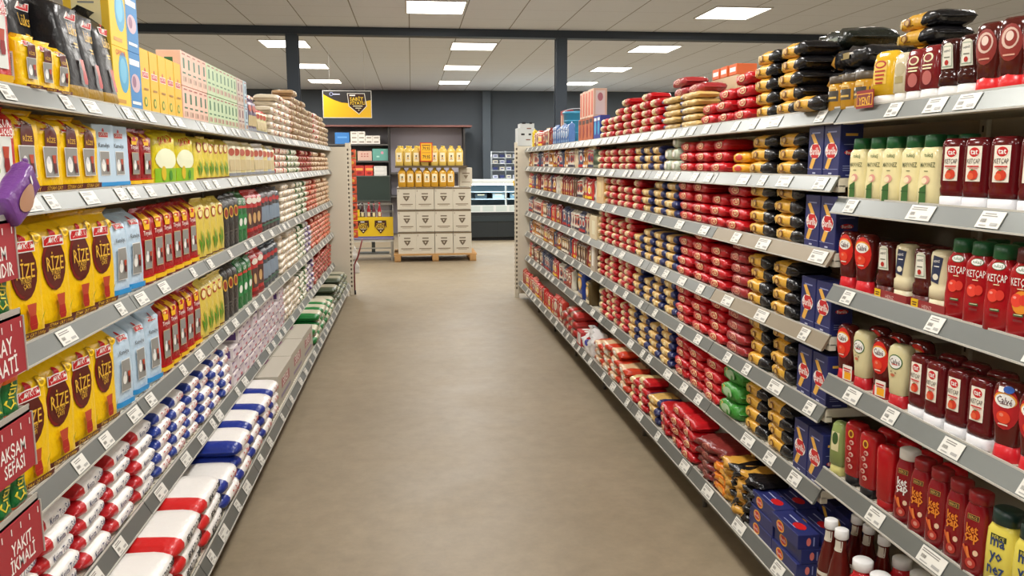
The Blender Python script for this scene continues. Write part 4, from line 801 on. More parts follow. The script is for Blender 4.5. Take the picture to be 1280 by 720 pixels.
# ------------------------------------------------------------ sauce bays: bottles
def part_bottle(name, prof, capr, body, cap, label=None, lab_map=None, e=2.9, inverted=False, cape=2.2, labs=(), neck=()):
    """bottle_body, cap and label are the parts; every profile runs from the shelf upwards"""
    P = [('bottle_body', lathe(prof, (lambda z: body) if not callable(body) else body, e, 24).mesh('bottle_body')), ('cap', lathe(capr, lambda z: cap, cape, 24).mesh('cap'))]
    if labs:
        m = MB(); decals(m, prof_map(prof, e), labs, .0008, .0004, .010); P.append(('label', m.mesh('label')))
    if neck: m = MB(); decals(m, prof_map(prof, e), neck, .0008, .0004, .006); P.append(('neck_label', m.mesh('neck_label')))
    return T(name, None, P)
def srm(h): return M(h, .14, 0, .1, 18)
def mayo_t():
    p = [(0, .031, .021), (.004, .036, .026), (.05, .037, .0275), (.085, .033, .025), (.115, .035, .026), (.138, .034, .025), (.148, .026, .022), (.15, .023, .02)]
    c = [(.148, .024, .022), (.15, .026, .024), (.178, .025, .023), (.181, .022, .02)]
    L = [('txt', 'tukaş', .004, .128, .026, ink('#2c5a2e'), 0, 1.3), ('txt', 'MAYONEZ', .002, .104, .044, ink('#4a5233'), 0, 1.9), ('rect', 0, .088, .012, .002, ink('#6a6f4a')), ('ell', .002, .066, .012, .011, ink('#d99a8a')), ('ell', -.002, .064, .008, .008, ink('#efdcb4')),
         ('poly', [(-.016, .004), (.006, .004), (.006, .055), (-.014, .044)], ink('#3f6b35')), ('rect', -.005, .034, .023, .003, ink('#2d5528'))]
    return part_bottle('mayonnaise_bottle', p, c, srm('#ece0aa'), M('#14572c', .35), labs=L)
def tat_t(cream=False):
    p = [(.027, .024, .018), (.03, .034, .024), (.045, .036, .025), (.052, .0335, .024), (.06, .036, .025), (.148, .036, .025), (.16, .034, .024), (.168, .028, .02)]
    c = [(0, .034, .024), (.002, .035, .025), (.026, .035, .025), (.0285, .031, .022)]
    L = [('rect', 0, .107, .038, .082, ink('#eee7d6')), ('ell', 0, .134, .013, .011, ink('#c71b20')), ('txt', 'tat', 0, .134, .019, iW, 0, 1.1, .015), ('txt', 'KETÇAP', 0, .112, .033, ink('#4a3a34'), 0, 1.7), ('rect', 0, .101, .030, .003, ink('#c71b20')), ('rect', .002, .0965, .022, .002, ink('#c98a80')), ('ell', .002, .082, .0125, .012, ink('#cf3a22')), ('ell', -.004, .078, .008, .008, ink('#e0603a')), ('rect', 0, .093, .006, .003, ink('#3f7a35'))]
    return part_bottle('ketchup_bottle', p, c, srm('#5c0f14'), M('#e9e9ec', .35), labs=L, e=3.2, cape=3)
def calve_t(kind):
    p = [(.034, .024, .018), (.037, .028, .02), (.07, .030, .021), (.11, .037, .024), (.15, .037, .024), (.166, .033, .021), (.174, .024, .015)]
    c = [(0, .030, .022), (.002, .031, .023), (.034, .027, .02), (.036, .022, .017)]
    if kind == 'm':
        L = [('ell', 0, .128, .024, .021, ink('#3a6a35')), ('ell', 0, .128, .021, .018, iW), ('txt', 'Calvé', 0, .129, .035, ink('#4a2a2a'), -.1, 1.3, .012), ('rect', 0, .121, .02, .0025, ink('#c9302f')), ('ell', -.006, .09, .0075, .0045, ink('#c96a4a')), ('ell', .004, .098, .002, .002, iBr), ('ell', -.01, .1, .002, .002, iBr)]
        return part_bottle('mayonnaise_bottle', p, c, srm('#d9cfa0'), M('#c0202a', .3), labs=L)
    L = [('ell', 0, .118, .031, .048, ink('#d8231a' if kind == 'k' else '#b81a22')), ('ell', 0, .136, .026, .017, ink('#e9a03a')), ('ell', 0, .134, .023, .015, iW), ('txt', 'Calvé', 0, .135, .036, ink('#4a1a2a'), -.1, 1.3, .012), ('rect', 0, .127, .02, .002, ink('#8a6a6a')), ('ell', 0, .098, .016, .014, ink('#e8482a')), ('ell', -.004, .103, .005, .004, ink('#f08a70')), ('rect', 0, .082, .022, .003, ink('#e9d9c8'))]
    if kind == 's': L += [('rect', -.008, .158, .014, .012, iW), ('ell', .008, .160, .012, .008, ink('#2a5ab0'))]
    return part_bottle('ketchup_bottle', p, c, srm('#5a1612'), M('#d3212b', .3), labs=L)
def heinz_t(kind):
    p = [(.03, .022, .018), (.034, .031, .024), (.06, .031, .024), (.066, .026, .021), (.075, .027, .022), (.14, .031, .024), (.152, .029, .022), (.158, .02, .015)]
    c = [(0, .031, .024), (.002, .032, .025), (.03, .031, .024), (.033, .022, .018)]
    if kind == 'm':
        L = [('poly', [(-.02, .078), (.006, .072), (.018, .14), (-.012, .145)], ink('#2a3450')), ('txt', 'HEINZ', -.001, .13, .02, iW, .1, 1.2), ('rect', 0, .117, .016, .0025, iW), ('ell', -.002, .09, .009, .008, ink('#e6dfc8'))]
        return part_bottle('mayonnaise_bottle', p, c, srm('#ddd2ab'), M('#e0d6b2', .35), labs=L)
    L = [('poly', [(-.018, .078), (.018, .078), (.014, .14), (.006, .146), (-.006, .146), (-.014, .14)], ink('#d9d6c2')), ('poly', [(-.015, .082), (.015, .082), (.012, .138), (-.012, .138)], ink('#8fa08a')), ('poly', [(-.013, .085), (.013, .085), (.011, .136), (-.011, .136)], ink('#e6e3d4')), ('txt', 'HEINZ', 0, .125, .019, iK, .12, 1.2), ('rect', 0, .108, .017, .003, ink('#6a6a5a')), ('ell', 0, .094, .006, .007, ink('#b02a20'))]
    return part_bottle('sauce_bottle', p, c, srm('#4a1512' if kind == 'k' else '#3a1410'), M('#e6e4e0' if kind == 'b' else '#5a1a14', .35), labs=L)
def tukas_t(o=0):
    p = [(0, .030, .022), (.004, .036, .026), (.06, .037, .027), (.10, .034, .025), (.135, .037, .026), (.15, .034, .025), (.165, .024, .02), (.168, .02, .02)]
    c = [(.166, .023, .023), (.168, .026, .025), (.196, .025, .024), (.199, .021, .02)]
    L = [('ell', 0, .151, .016, .009, ink('#2c6a3e')), ('ell', 0, .151, .0145, .0075, iW), ('txt', 'tukaş', 0, .151, .022, ink('#2c6a3e'), 0, 1.2), ('txt', 'KETÇAP', 0, .122, .046, iW, 0, 1.9), ('rect', 0, .109, .014, .002, iC), ('ell', -.006, .084, .013, .015, ink('#e0402e')), ('ell', .010, .086, .010, .012, ink('#d33426')), ('ell', -.01, .09, .004, .003, ink('#f0988a')), ('rect', .002, .052, .022, .006, ink('#2f5a35')), ('rect', .002, .053, .018, .0015, iC), ('rect', .002, .040, .02, .005, ink('#7a2a2a'))]
    if o: L.insert(5, ('ell', .004, .08, .02, .026, ink('#e08a28')))
    return part_bottle('ketchup_bottle', p, c, srm('#a3141c'), M('#1a5a30', .35) if not o else M('#5a1a1a', .35), labs=L)
def hot_t(kind):
    p = [(.026, .026, .02), (.03, .030, .023), (.12, .033, .025), (.165, .034, .026), (.178, .032, .024), (.186, .026, .018)]
    c = [(0, .026, .02), (.002, .028, .022), (.026, .028, .022), (.029, .024, .018)]
    L = [('ell', 0, .155, .010, .012, ink('#e6b83a')), ('ell', 0, .155, .006, .008, ink('#7a2a14'))]+[('ell', .004*(-1)**q, .13-.018*q, .008, .007, ink('#e0b8a8')) for q in range(5)]+[('ell', .004*(-1)**q, .13-.018*q, .0045, .004, ink('#a51a20')) for q in range(5)]
    if kind == 'r': return part_bottle('ketchup_bottle', p, c, srm('#b0161c'), M('#a5141a', .3), labs=())
    return part_bottle('hot_sauce_bottle', p, c, srm('#a8161c'), M('#1b1a1c', .3), labs=L)
def berce_t(cap, tc):
    p = [(0, .028, .022), (.004, .033, .025), (.05, .033, .026), (.09, .030, .024), (.13, .033, .025), (.155, .031, .024), (.175, .025, .021), (.18, .022, .02)]
    c = [(.178, .025, .022), (.18, .027, .024), (.205, .027, .024), (.208, .022, .02)]
    t = ink(tc)
    L = [('rect', 0, .146, .030, .013, ink('#c9a050')), ('rect', 0, .146, .028, .011, ink('#3a1512')), ('txt', 'BERCE', 0, .146, .022, ink('#d9b25a'), 0, 1.2), ('txt', 'ket', 0, .118, .030, t, 0, 1.3, .022), ('txt', 'çap', 0, .094, .036, t, 0, 1.3, .022),
         ('poly', [(-.022, .07), (-.018, .074), (.006, .045), (-.004, .044)], ink('#cf5a2a')), ('poly', [(-.012, .07), (-.006, .072), (.004, .04), (-.004, .042)], ink('#e07a3a')), ('ell', .014, .062, .006, .007, ink('#e6c0a0')), ('ell', .004, .034, .013, .013, ink('#b5342a')), ('ell', .004, .034, .006, .006, ink('#d99080'))]
    return part_bottle('ketchup_bottle', p, c, srm('#83141b'), M(cap, .35), labs=L)
def must_t():
    p = [(0, .032, .024), (.004, .038, .028), (.1, .038, .028), (.14, .036, .027), (.155, .028, .024), (.158, .024, .022)]
    c = [(.156, .027, .025), (.158, .031, .028), (.188, .030, .027), (.191, .024, .02)]
    L = [('rect', 0, .128, .036, .013, ink('#2f3a20')), ('txt', 'BERCE', 0, .128, .028, ink('#e0d060'), 0, 1.2), ('txt', 'ma\nyo\nnez', 0, .085, .040, ink('#2a3f6a'), 0, 1.3, .02), ('ell', 0, .03, .015, .012, ink('#e9dfa0'))]
    return part_bottle('mayonnaise_bottle', p, c, srm('#e3d35a'), M('#12302a', .35), labs=L)
S_ = 1
gK = 'sauce bottles in the sauce bay'
def N(tps, row, ys, look, cat='sauce bottle', inset=.03, extra='', order=None, w=None, rz=.06, d=.052, z=None, face=.3, sc=1):
    ys = [y+(.055 if row == 0 else .035) for y in ys]; sc = sc*(.9 if row == 0 and d < .06 else 1)
    for i, y in enumerate(ys):
        key = (look, row, extra); COUNT[key] = COUNT.get(key, 0)+1
        lab = '%s, %s one from the aisle far end%s, %s' % (look, ordn(COUNT[key]), extra, 'sauce bay '+ROWN[-1][row])
        if len(ys) == 1 and not extra: lab = '%s standing alone of its kind, sauce bay %s' % (look, ROWN[-1][row])
        for a, b in (('one from the aisle far end', 'from the far end'),):
            if len(lab.replace('-', ' ').split()) > 16: lab = lab.replace(a, b)
        t = tps[i % len(tps)]
        inst(t, (place_x(1, 0 if row < 5 else 6, inset+d/2)+R.uniform(-.004, .004), y, (LVN[row]+.0436) if z is None else z), -PI/2+face+R.uniform(-rz, rz), lab, cat, gK, sc)
def ys(a, b, n): return [a+(b-a)*i/(n-1) for i in range(n)]
# top shelf: jars, squeeze bottles
def jar_t():
    p = [(0, .028, .028), (.003, .032, .032), (.075, .032, .032), (.084, .028, .028)]
    L = [('rect', 0, .045, .056, .032, ink('#4a453c')), ('rect', -.004, .04, .04, .006, ink('#d9b45a')), ('ell', -.018, .056, .006, .005, iW), ('rect', .0, .07, .03, .008, ink('#e3c070'))]
    return part_bottle('glass_jar', p, [(.083, .03, .03), (.085, .032, .032), (.103, .032, .032), (.105, .029, .029)], srm('#c9952c'), M('#5a4f40', .4), labs=L, e=2, cape=2)
N([jar_t()], 0, [2.43, 2.36, 2.285], 'golden jar with dark label', 'jar', inset=.02, d=.064)
def squeeze(col, capc, h, w, labs, name='sauce_bottle'):
    p = [(.03, w*.42, .02), (.034, w*.5, .026), (h*.55, w*.5, .027), (h*.8, w*.47, .025), (h*.95, w*.42, .02), (h, w*.3, .012)]
    c = [(0, w*.44, .024), (.002, w*.46, .026), (.03, w*.44, .024), (.033, w*.36, .018)]
    return part_bottle(name, p, c, srm(col), M(capc, .35), labs=labs, e=3.2, cape=2.6)
N([squeeze('#e0b22a', '#ece9e2', .165, .1, [('rect', -.012, .1, .05, .07, ink('#e8c050')), ('ell', -.012, .125, .022, .012, ink('#b02a1c')), ('ell', -.012, .125, .016, .007, ink('#e8c050'))]+[('rect', -.012, .105-.012*q, .04-.004*q, .005, ink('#b02a1c')) for q in range(4)])], 0, [2.17], 'wide yellow squeeze bottle with white cap')
N([squeeze('#d9cfb0', '#e9e6de', .15, .06, [('ell', 0, .1, .02, .02, ink('#b8ad8a')), ('rect', 0, .07, .03, .02, ink('#a89a6a'))])], 0, [2.095], 'narrow cream squeeze bottle')
N([squeeze('#7a1f22', '#e9e8e6', .152, .074, [('ell', -.002, .118, .017, .013, iC), ('ell', -.002, .118, .012, .009, ink('#8a2426')), ('rect', -.002, .097, .034, .004, iC), ('rect', -.002, .088, .03, .004, iC), ('ell', 0, .062, .016, .02, ink('#b5605a'))])], 0, [2.035, 1.965], 'crimson squeeze bottle with white cap')
N([heinz_t('b')], 0, [1.895, 1.825], 'brown sauce bottle with keystone label', sc=1.0)
def swirl(): return [('ell', 0, .115, .030, .045, ink('#8a2a22')), ('ell', 0, .125, .022, .026, ink('#d9b9a8')), ('ell', .002, .125, .016, .02, ink('#8a2a22')), ('ell', 0, .13, .010, .012, ink('#e6cfc0')), ('rect', 0, .085, .03, .004, ink('#d9a08a'))]
def brn():
    p = [(.034, .024, .018), (.037, .030, .022), (.07, .032, .023), (.11, .038, .025), (.152, .038, .025), (.168, .034, .022), (.176, .024, .015)]
    return part_bottle('sauce_bottle', p, [(0, .032, .023), (.002, .034, .025), (.04, .030, .022), (.042, .024, .018)], srm('#4f1a14'), M('#dd2a2c', .3), labs=swirl())
N([brn()], 0, [1.755, 1.68, 1.605], 'dark bottle with swirl label')
yn = MB(); yn.box(-.045, -.001, 0, .045, .001, .05, M('#8d1a14', .5)); decals(yn, flat((0, -.001, .026), (1, 0, 0), (0, 0, 1), (0, -1, 0)), [('rect', 0, -.002, .084, .034, ink('#e8a81c')), ('rect', 0, -.002, .078, .029, ink('#7a1512')), ('txt', 'YENİ', 0, -.002, .06, ink('#f0b828'), 0, 1.2, .01)], .0004, .0003, 1)
o = ob('shelf_sign', yn, None, (1.277+.012, 2.27, base_z(1, 0, True)-.004), -PI/2); o.rotation_euler = (.0, .0, -PI/2)
props(o, uniq('small red and yellow sign reading YENİ in front of the golden jars'), 'sign')
# second shelf
N([mayo_t()], 1, [2.31, 2.215, 2.13, 2.045, 1.96], 'cream mayonnaise bottle with green cap', sc=1.0)
N([mayo_t()], 1, [2.26, 2.17, 2.09, 2.0, 1.92], 'green capped mayonnaise bottle', inset=.095, extra=' behind')
N([tat_t()], 1, [1.865, 1.78, 1.69, 1.60, 1.52], 'ketchup bottle with cream label and white cap')
N([tat_t()], 1, [1.86, 1.77, 1.68, 1.59], 'white capped ketchup bottle', inset=.10, extra=' behind')
# third shelf
N([calve_t('k')], 2, [2.345, 2.245], 'red ketchup bottle with oval label', face=.25)
for k, (a, b) in enumerate(((2.185, 2.03), (2.01, 1.87))):
    m = MB(); L = a-b
    m.box(-L/2, -.035, 0, L/2, .04, .003, M('#8f2a2a', .5)); m.box(-L/2, -.038, 0, L/2, -.035, .028, M('#8f2a2a', .5)); m.box(-L/2, .04, 0, L/2, .043, .028, M('#8f2a2a', .5)); m.box(-L/2, -.035, 0, -L/2+.003, .04, .028, M('#8f2a2a', .5)); m.box(L/2-.003, -.035, 0, L/2, .04, .028, M('#8f2a2a', .5))
    decals(m, flat((0, -.038, .014), (1, 0, 0), (0, 0, 1), (0, -1, 0)), [('txt', 'HEINZ', .0, 0, .04, ink('#d9b0a8')), ('rect', -L/2+.018, .002, .03, .026, ink('#e3b81c')), ('rect', -L/2+.018, .006, .02, .003, iBr), ('rect', -L/2+.018, .0, .016, .003, iBr)], .0004, .0003, 1)
    o = ob('display_tray', m, None, (place_x(1, 0, .065), (a+b)/2, LVN[2]+.0436), -PI/2); props(o, uniq('low red cardboard tray holding two sauce bottles, %s end, sauce bay third shelf' % ('far', 'near')[k]), 'tray', 'red trays in the sauce bay')
    zz = LVN[2]+.0436+.0035
    N([heinz_t('k')], 2, [a-.036], 'brown ketchup bottle', z=zz, inset=.04, extra=(' in far tray', ' in near tray')[k])
    N([heinz_t('m')], 2, [b+.036], 'cream mayonnaise bottle', z=zz, inset=.04, extra=(' in far tray', ' in near tray')[k], rz=.02, face=.2)
N([heinz_t('k')], 2, [2.17, 2.10, 2.03, 1.96], 'dark brown sauce bottle', inset=.12, extra=' behind')
N([tukas_t()], 2, [1.82, 1.745, 1.67], 'red ketchup bottle with green cap')
N([tukas_t(1)], 2, [1.60, 1.52], 'red ketchup bottle with orange patch')
N([tukas_t()], 2, [1.79, 1.71, 1.63], 'green capped ketchup bottle', inset=.10, extra=' behind')
# fourth shelf
N([calve_t('k'), calve_t('m')], 3, [2.325, 2.225, 2.125, 2.035], 'oval label bottle', face=.2, extra=' red cream pairs')
yt = T('price_flash', None)
N([calve_t('k')], 3, [2.28, 2.18, 2.08], 'red oval label bottle', inset=.11, extra=' behind')
N([tat_t()], 3, [1.94, 1.865, 1.785, 1.70], 'ketchup bottle with cream label and white cap', face=.12)
N([tat_t()], 3, [1.93, 1.84, 1.75], 'white capped ketchup bottle', inset=.105, extra=' behind')
N([calve_t('s')], 3, [1.615, 1.53], 'ketchup bottle with blue white patch', sc=1.05)
# fifth shelf
N([squeeze('#8a9a5a', '#c9c37a', .17, .06, [('rect', 0, .11, .03, .06, ink('#d8d0a0')), ('ell', 0, .12, .012, .02, ink('#3a5a2a'))])], 4, [2.33], 'green and cream slim bottle')
N([hot_t('h')], 4, [2.245, 2.15], 'red chilli sauce bottle with black cap', sc=1.05)
N([hot_t('r')], 4, [2.06], 'plain red ketchup bottle')
N([berce_t('#e4e1da', '#eeeae6')], 4, [1.975], 'red bottle with white lettering')
N([berce_t('#8f151c', '#ea8a2c')], 4, [1.90, 1.83, 1.755, 1.68], 'red bottle with orange lettering')
N([must_t()], 4, [1.595, 1.51], 'yellow bottle with dark green cap', sc=1.05)
N([hot_t('r')], 4, [2.2, 2.1, 2.0, 1.9], 'plain red ketchup bottle', inset=.11, extra=' behind')
# bottom shelf
def glassk():
    p = [(0, .026, .026), (.004, .031, .031), (.09, .031, .031), (.13, .024, .024), (.17, .015, .015), (.20, .0145, .0145)]
    L = [('rect', 0, .05, .05, .05, ink('#ddd6c4')), ('rect', 0, .06, .03, .008, iBr), ('ell', 0, .042, .012, .01, ink('#b5302a'))]
    return part_bottle('glass_ketchup_bottle', p, [(.198, .017, .017), (.2, .0185, .0185), (.222, .018, .018), (.224, .015, .015)], srm('#5a1a14'), M('#e9e8e6', .35), labs=L, e=2, cape=2, neck=[('rect', 0, .178, .026, .03, ink('#cfc8b8'))])
def jug():
    p = [(0, .032, .028), (.005, .038, .034), (.08, .039, .035), (.115, .034, .03), (.135, .022, .022), (.15, .02, .02)]
    L = [('rect', -.016, .06, .036, .09, ink('#e6dfcc')), ('ell', -.014, .05, .014, .018, iR), ('ell', -.014, .05, .011, .015, iW), ('poly', [(.004, .02), (.03, .05), (.03, .10), (.004, .08)], ink('#e6d3c8')), ('poly', [(.008, .03), (.028, .055), (.028, .06), (.008, .036)], iR)]
    return part_bottle('sauce_bottle', p, [(.148, .022, .022), (.15, .025, .025), (.172, .025, .025), (.175, .022, .022)], srm('#c4242a'), M('#e6e5e3', .35), labs=L, e=2.3, cape=2)
N([glassk()], 5, [2.27, 2.20], 'tall glass ketchup bottle', d=.062, inset=.05, sc=1.12)
N([glassk()], 5, [2.32, 2.25, 2.17], 'tall glass ketchup bottle', d=.062, inset=.17, extra=' behind', sc=1.05)
N([jug()], 5, [2.10, 2.01], 'red and white bottle with white screw cap', d=.07, inset=.06, sc=1.15)
N([jug()], 5, [2.11, 2.02, 1.92], 'white screw capped red bottle', d=.07, inset=.19, extra=' behind', sc=1.1)
N([squeeze('#2a4a30', '#2a4a30', .16, .07, [('rect', 0, .1, .04, .05, ink('#c9d0b8'))])], 5, [1.93, 1.85], 'dark green bottle', d=.07, inset=.05)
# ------------------------------------------------------------ far end and back of the shop
def P3(name, mb, parent, loc=None): return ob(name, mb, parent, loc)
def pallet():
    wd = M('#b98d56', .7, 0, .3, 30, .15); t = empty('pallet', (.35, 13.55, 0))
    for k, x in enumerate((-.6, 0, .6)):
        for y in (-.36, 0, .36):
            m = MB(); m.box(x-.05, y-.05, .02, x+.05, y+.05, .10, wd, .003); P3('block', m, t)
    for x in (-.6, 0, .6): m = MB(); m.box(x-.05, -.4, 0, x+.05, .4, .02, wd, .002); P3('bottom_board', m, t)
    for k in range(5): m = MB(); m.box(-.66, -.4+k*.175, .10, .66, -.4+k*.175+.1, .125, wd, .002); P3('top_board', m, t)
    props(t, uniq('wooden pallet on the floor under the stack of oil cartons'), 'pallet')
pallet()
def oilbox():
    k1, k2 = ink('#6a5c4a'), ink('#8a7a64')
    ds = [('poly', [(-.05, .04), (.05, .04), (.05, .02), (-.05, .02)], k1), ('rect', 0, .075, .1, .018, k1), ('poly', [(-.055, .03), (-.02, .03), (0, -.01), (-.02, -.01)], k1), ('poly', [(.055, .03), (.02, .03), (0, -.01), (.02, -.01)], k1), ('poly', [(-.04, .0), (.04, .0), (0, -.045)], k1), ('poly', [(-.012, .02), (.012, .02), (0, -.01)], ink('#cfc6b4')), ('rect', 0, -.09, .2, .014, k2), ('rect', 0, -.112, .14, .006, k2), ('rect', -.12, .12, .008, .03, k2), ('rect', 0, .160, .287, .024, ink('#6f5f48'))]
    return T('oil_carton', carton(.288, .345, .76, card('#cdc5b3'), ds).mesh('oil_carton'))
obx = oilbox()
for r in range(3):
    for c in range(4):
        inst(obx, (-.095+c*.293, 13.56, .126+r*.352), R.uniform(-.008, .008), 'pale oil carton with dark chevron print, %s column from left, %s layer up, on pallet' % (ordn(c+1), ordn(r+1)), 'carton', 'oil cartons stacked on the pallet')
z3 = .126+3*.352
sm = T('oil_carton', carton(.2, .30, .4, card('#cdc5b3'), [('rect', 0, .06, .12, .02, ink('#8a7a64')), ('poly', [(-.04, .03), (.04, .03), (0, -.03)], ink('#8a7a64')), ('rect', 0, -.08, .14, .01, ink('#8a7a64'))]).mesh('oil_carton'))
inst(sm, (.865, 13.6, z3), 0, 'pale carton standing beside the lower row of oil bottles on the right', 'carton', 'oil cartons stacked on the pallet')
def oil(hh, lab):
    p = [(0, .056, .056), (.006, .062, .062), (hh*.3, .062, .062), (hh*.33, .059, .059), (hh*.74, .062, .062), (hh*.86, .045, .045), (hh*.93, .02, .02), (hh*.95, .02, .02)]
    L = [('rect', 0, hh*.47, .078, hh*.42, ink('#f0e4c0')), ('ell', 0, hh*.52, .014, .016, ink('#5a4a2a')), ('ell', 0, hh*.42, .02, .012, ink('#c9962c')), ('rect', 0, hh*.34, .05, .008, ink('#a5742a'))]
    return part_bottle('oil_bottle', p, [(hh*.94, .022, .022), (hh*.95, .026, .026), (hh, .025, .025)], M(lab, .12, 0, .1, 30), M('#e0c23a', .35), labs=L, e=4, cape=2)
o1 = oil(.30, '#c9952a'); o2 = oil(.33, '#d9b85a')
for c in range(7): inst(o1, (-.155+c*.128, 13.26, z3), R.uniform(-.1, .1), 'amber cooking oil bottle in the lower row above the cartons, %s from left' % ordn(c+1), 'oil bottle', 'cooking oil bottles on the pallet stack')
for c in range(6): inst(o1, (-.145+c*.128, 13.42, z3), R.uniform(-.1, .1), 'amber cooking oil bottle in the lower rear row, %s from left' % ordn(c+1), 'oil bottle', 'cooking oil bottles on the pallet stack')
m = MB(); m.box(-.26, 13.18, z3+.302, .88, 13.75, z3+.312, M('#4a3f30', .7)); m.box(-.26, 13.178, z3+.302, .88, 13.182, z3+.335, M('#5a4c38', .7))
props(ob('cardboard_layer', m), uniq('brown cardboard sheet between the two rows of oil bottles'), 'cardboard sheet')
for c in range(8): inst(o2, (-.19+c*.132+(.02 if c > 3 else 0), 13.27, z3+.3125), R.uniform(-.1, .1), 'pale golden oil bottle in the topmost row, %s from left' % ordn(c+1), 'oil bottle', 'cooking oil bottles on the pallet stack')
for c in range(7): inst(o2, (-.15+c*.132, 13.44, z3+.3125), R.uniform(-.1, .1), 'pale golden oil bottle in the topmost rear row, %s from left' % ordn(c+1), 'oil bottle', 'cooking oil bottles on the pallet stack')
m = MB(); m.box(.135, 13.165, H+.02, .33, 13.175, H+.315, M('#c8461c', .5)); decals(m, flat((.2325, 13.165, H+.168), (1, 0, 0), (0, 0, 1), (0, -1, 0)), [('rect', 0, 0, .165, .265, ink('#f0b51c')), ('rect', 0, .105, .13, .012, iBr), ('txt', '79,95', .0, .05, .115, iK, 0, 1.4, .012), ('rect', 0, -.01, .13, .006, ink('#b5531c')), ('txt', '79,95', 0, -.08, .115, iK, 0, 1.4, .012)], .001, .001, 1)
props(ob('price_sign', m), uniq('orange and yellow price card hanging before the oil bottles'), 'price sign')
# wall cabinet behind
def cabinet():
    dk = M('#2a2623', .6); bk = M('#b9b4b8', .7); t = empty('shelving_unit', (-.2, 18.0, 0))
    z1 = H+.76
    m = MB(); m.box(-1.75, .62, 0, -.29, .64, z1, bk); P3('back_panel', m, t)
    m = MB(); m.box(-.27, .62, 0, 1.335, .64, z1, M('#b3acb5', .7)); P3('back_panel', m, t)
    for x in (-1.75, -.29, 1.32): m = MB(); m.box(x, 0, 0, x+.035, .64, z1, dk); P3('side_panel', m, t)
    m = MB(); m.box(-1.8, -.05, z1, 1.5, .66, z1+.035, M('#6a4038', .6)); P3('top_board', m, t)
    for z in (H+.40, H+.05, H-.28, H-.7): m = MB(); m.box(-1.72, 0, z-.035, -.29, .62, z, M('#4a4744', .6)); P3('shelf_board', m, t)
    for z in (H-.2, H-.7): m = MB(); m.box(-.25, 0, z-.035, 1.32, .62, z, M('#4a4744', .6)); P3('shelf_board', m, t)
    props(t, uniq('dark wooden wall shelving with brown top board behind the pallet'), 'shelving')
cabinet()
def bgc(nm, w, h, d, col, x, z, label, cat, ds=(), y=18.05, g=None):
    inst(T(nm, carton(w, h, d, card(col), ds).mesh(nm)), (x, y+d/2, z+.0015), 0, label, cat, g)
bgc('storage_box', .3, .24, .3, '#2f6fae', -1.45, H+.40, 'blue box on the top of the wall shelving at left', 'box', [('rect', 0, .02, .2, .03, ink('#5f97cc'))])
for k in range(4):
    for j in range(3 if k < 2 else 2):
        bgc('egg_tray', .15, .085, .25, '#ddd6cb', -1.2+k*.155, H+.40+j*.088, 'white egg carton on the wall shelving, %s column, %s layer' % (ordn(k+1), ordn(j+1)), 'egg carton', [('rect', 0, 0, .1, .03, ink('#8f8478'))], g='egg cartons on the wall shelving')
bgc('produce_crate', .2, .22, .3, '#8a8f5a', -1.27, H+.05, 'green crate on the wall shelving second shelf', 'crate', [('ell', -.02, -.03, .05, .05, ink('#5a6a35'))])
bgc('produce_crate', .3, .2, .3, '#c9a594', -.99, H+.05, 'pink patterned crate on the wall shelving second shelf', 'crate', [('rect', -.06+.06*(k % 3), .04-.05*(k//3), .035, .025, ink('#a5605a')) for k in range(6)])
bgc('storage_box', .33, .25, .3, '#5f9a8c', -.66, H+.05, 'teal carton on the wall shelving second shelf', 'box', [('ell', .04, .04, .03, .03, ink('#c98a9a')), ('rect', -.05, -.04, .06, .03, ink('#a8cfc4'))])
for k in range(3):
    bgc('crisp_bag_box', .2, .23, .3, ('#c0482a', '#b02a24', '#c9382a')[k], -1.32+k*.21, H-.28, '%s red and orange pack on wall shelving third shelf' % ordn(k+1), 'food pack', [('rect', 0, .03, .15, .05, ink('#e09a4a')), ('ell', 0, -.05, .05, .03, ink('#8f1a1a'))], g='red packs on the wall shelving')
for k in range(3): bgc('paper_ream', .3, .07, .3, '#d6d3cc', -.68, H-.28+k*.072, 'white flat box, %s layer, wall shelving third shelf' % ordn(k+1), 'box', [('rect', 0, .0, .2, .006, iGr)], g='white flat boxes')
m = MB(); m.box(-.99, 14.5, H-.64, -.385, 14.54, H-.225, M('#2a3a34', .5)); m.box(-1.0, 14.49, H-.65, -.375, 14.5, H-.63, M('#4a544e', .4)); m.box(-1.0, 14.49, H-.235, -.375, 14.5, H-.215, M('#5a645e', .4))
m.box(-.72, 14.5, 0, -.66, 14.54, H-.64, M('#3a3f3c', .5)); m.box(-.95, 14.4, 0, -.42, 14.64, .02, M('#3a3f3c', .5))
props(ob('display_board', m), uniq('dark green board on a stand behind the yellow banner table'), 'board')
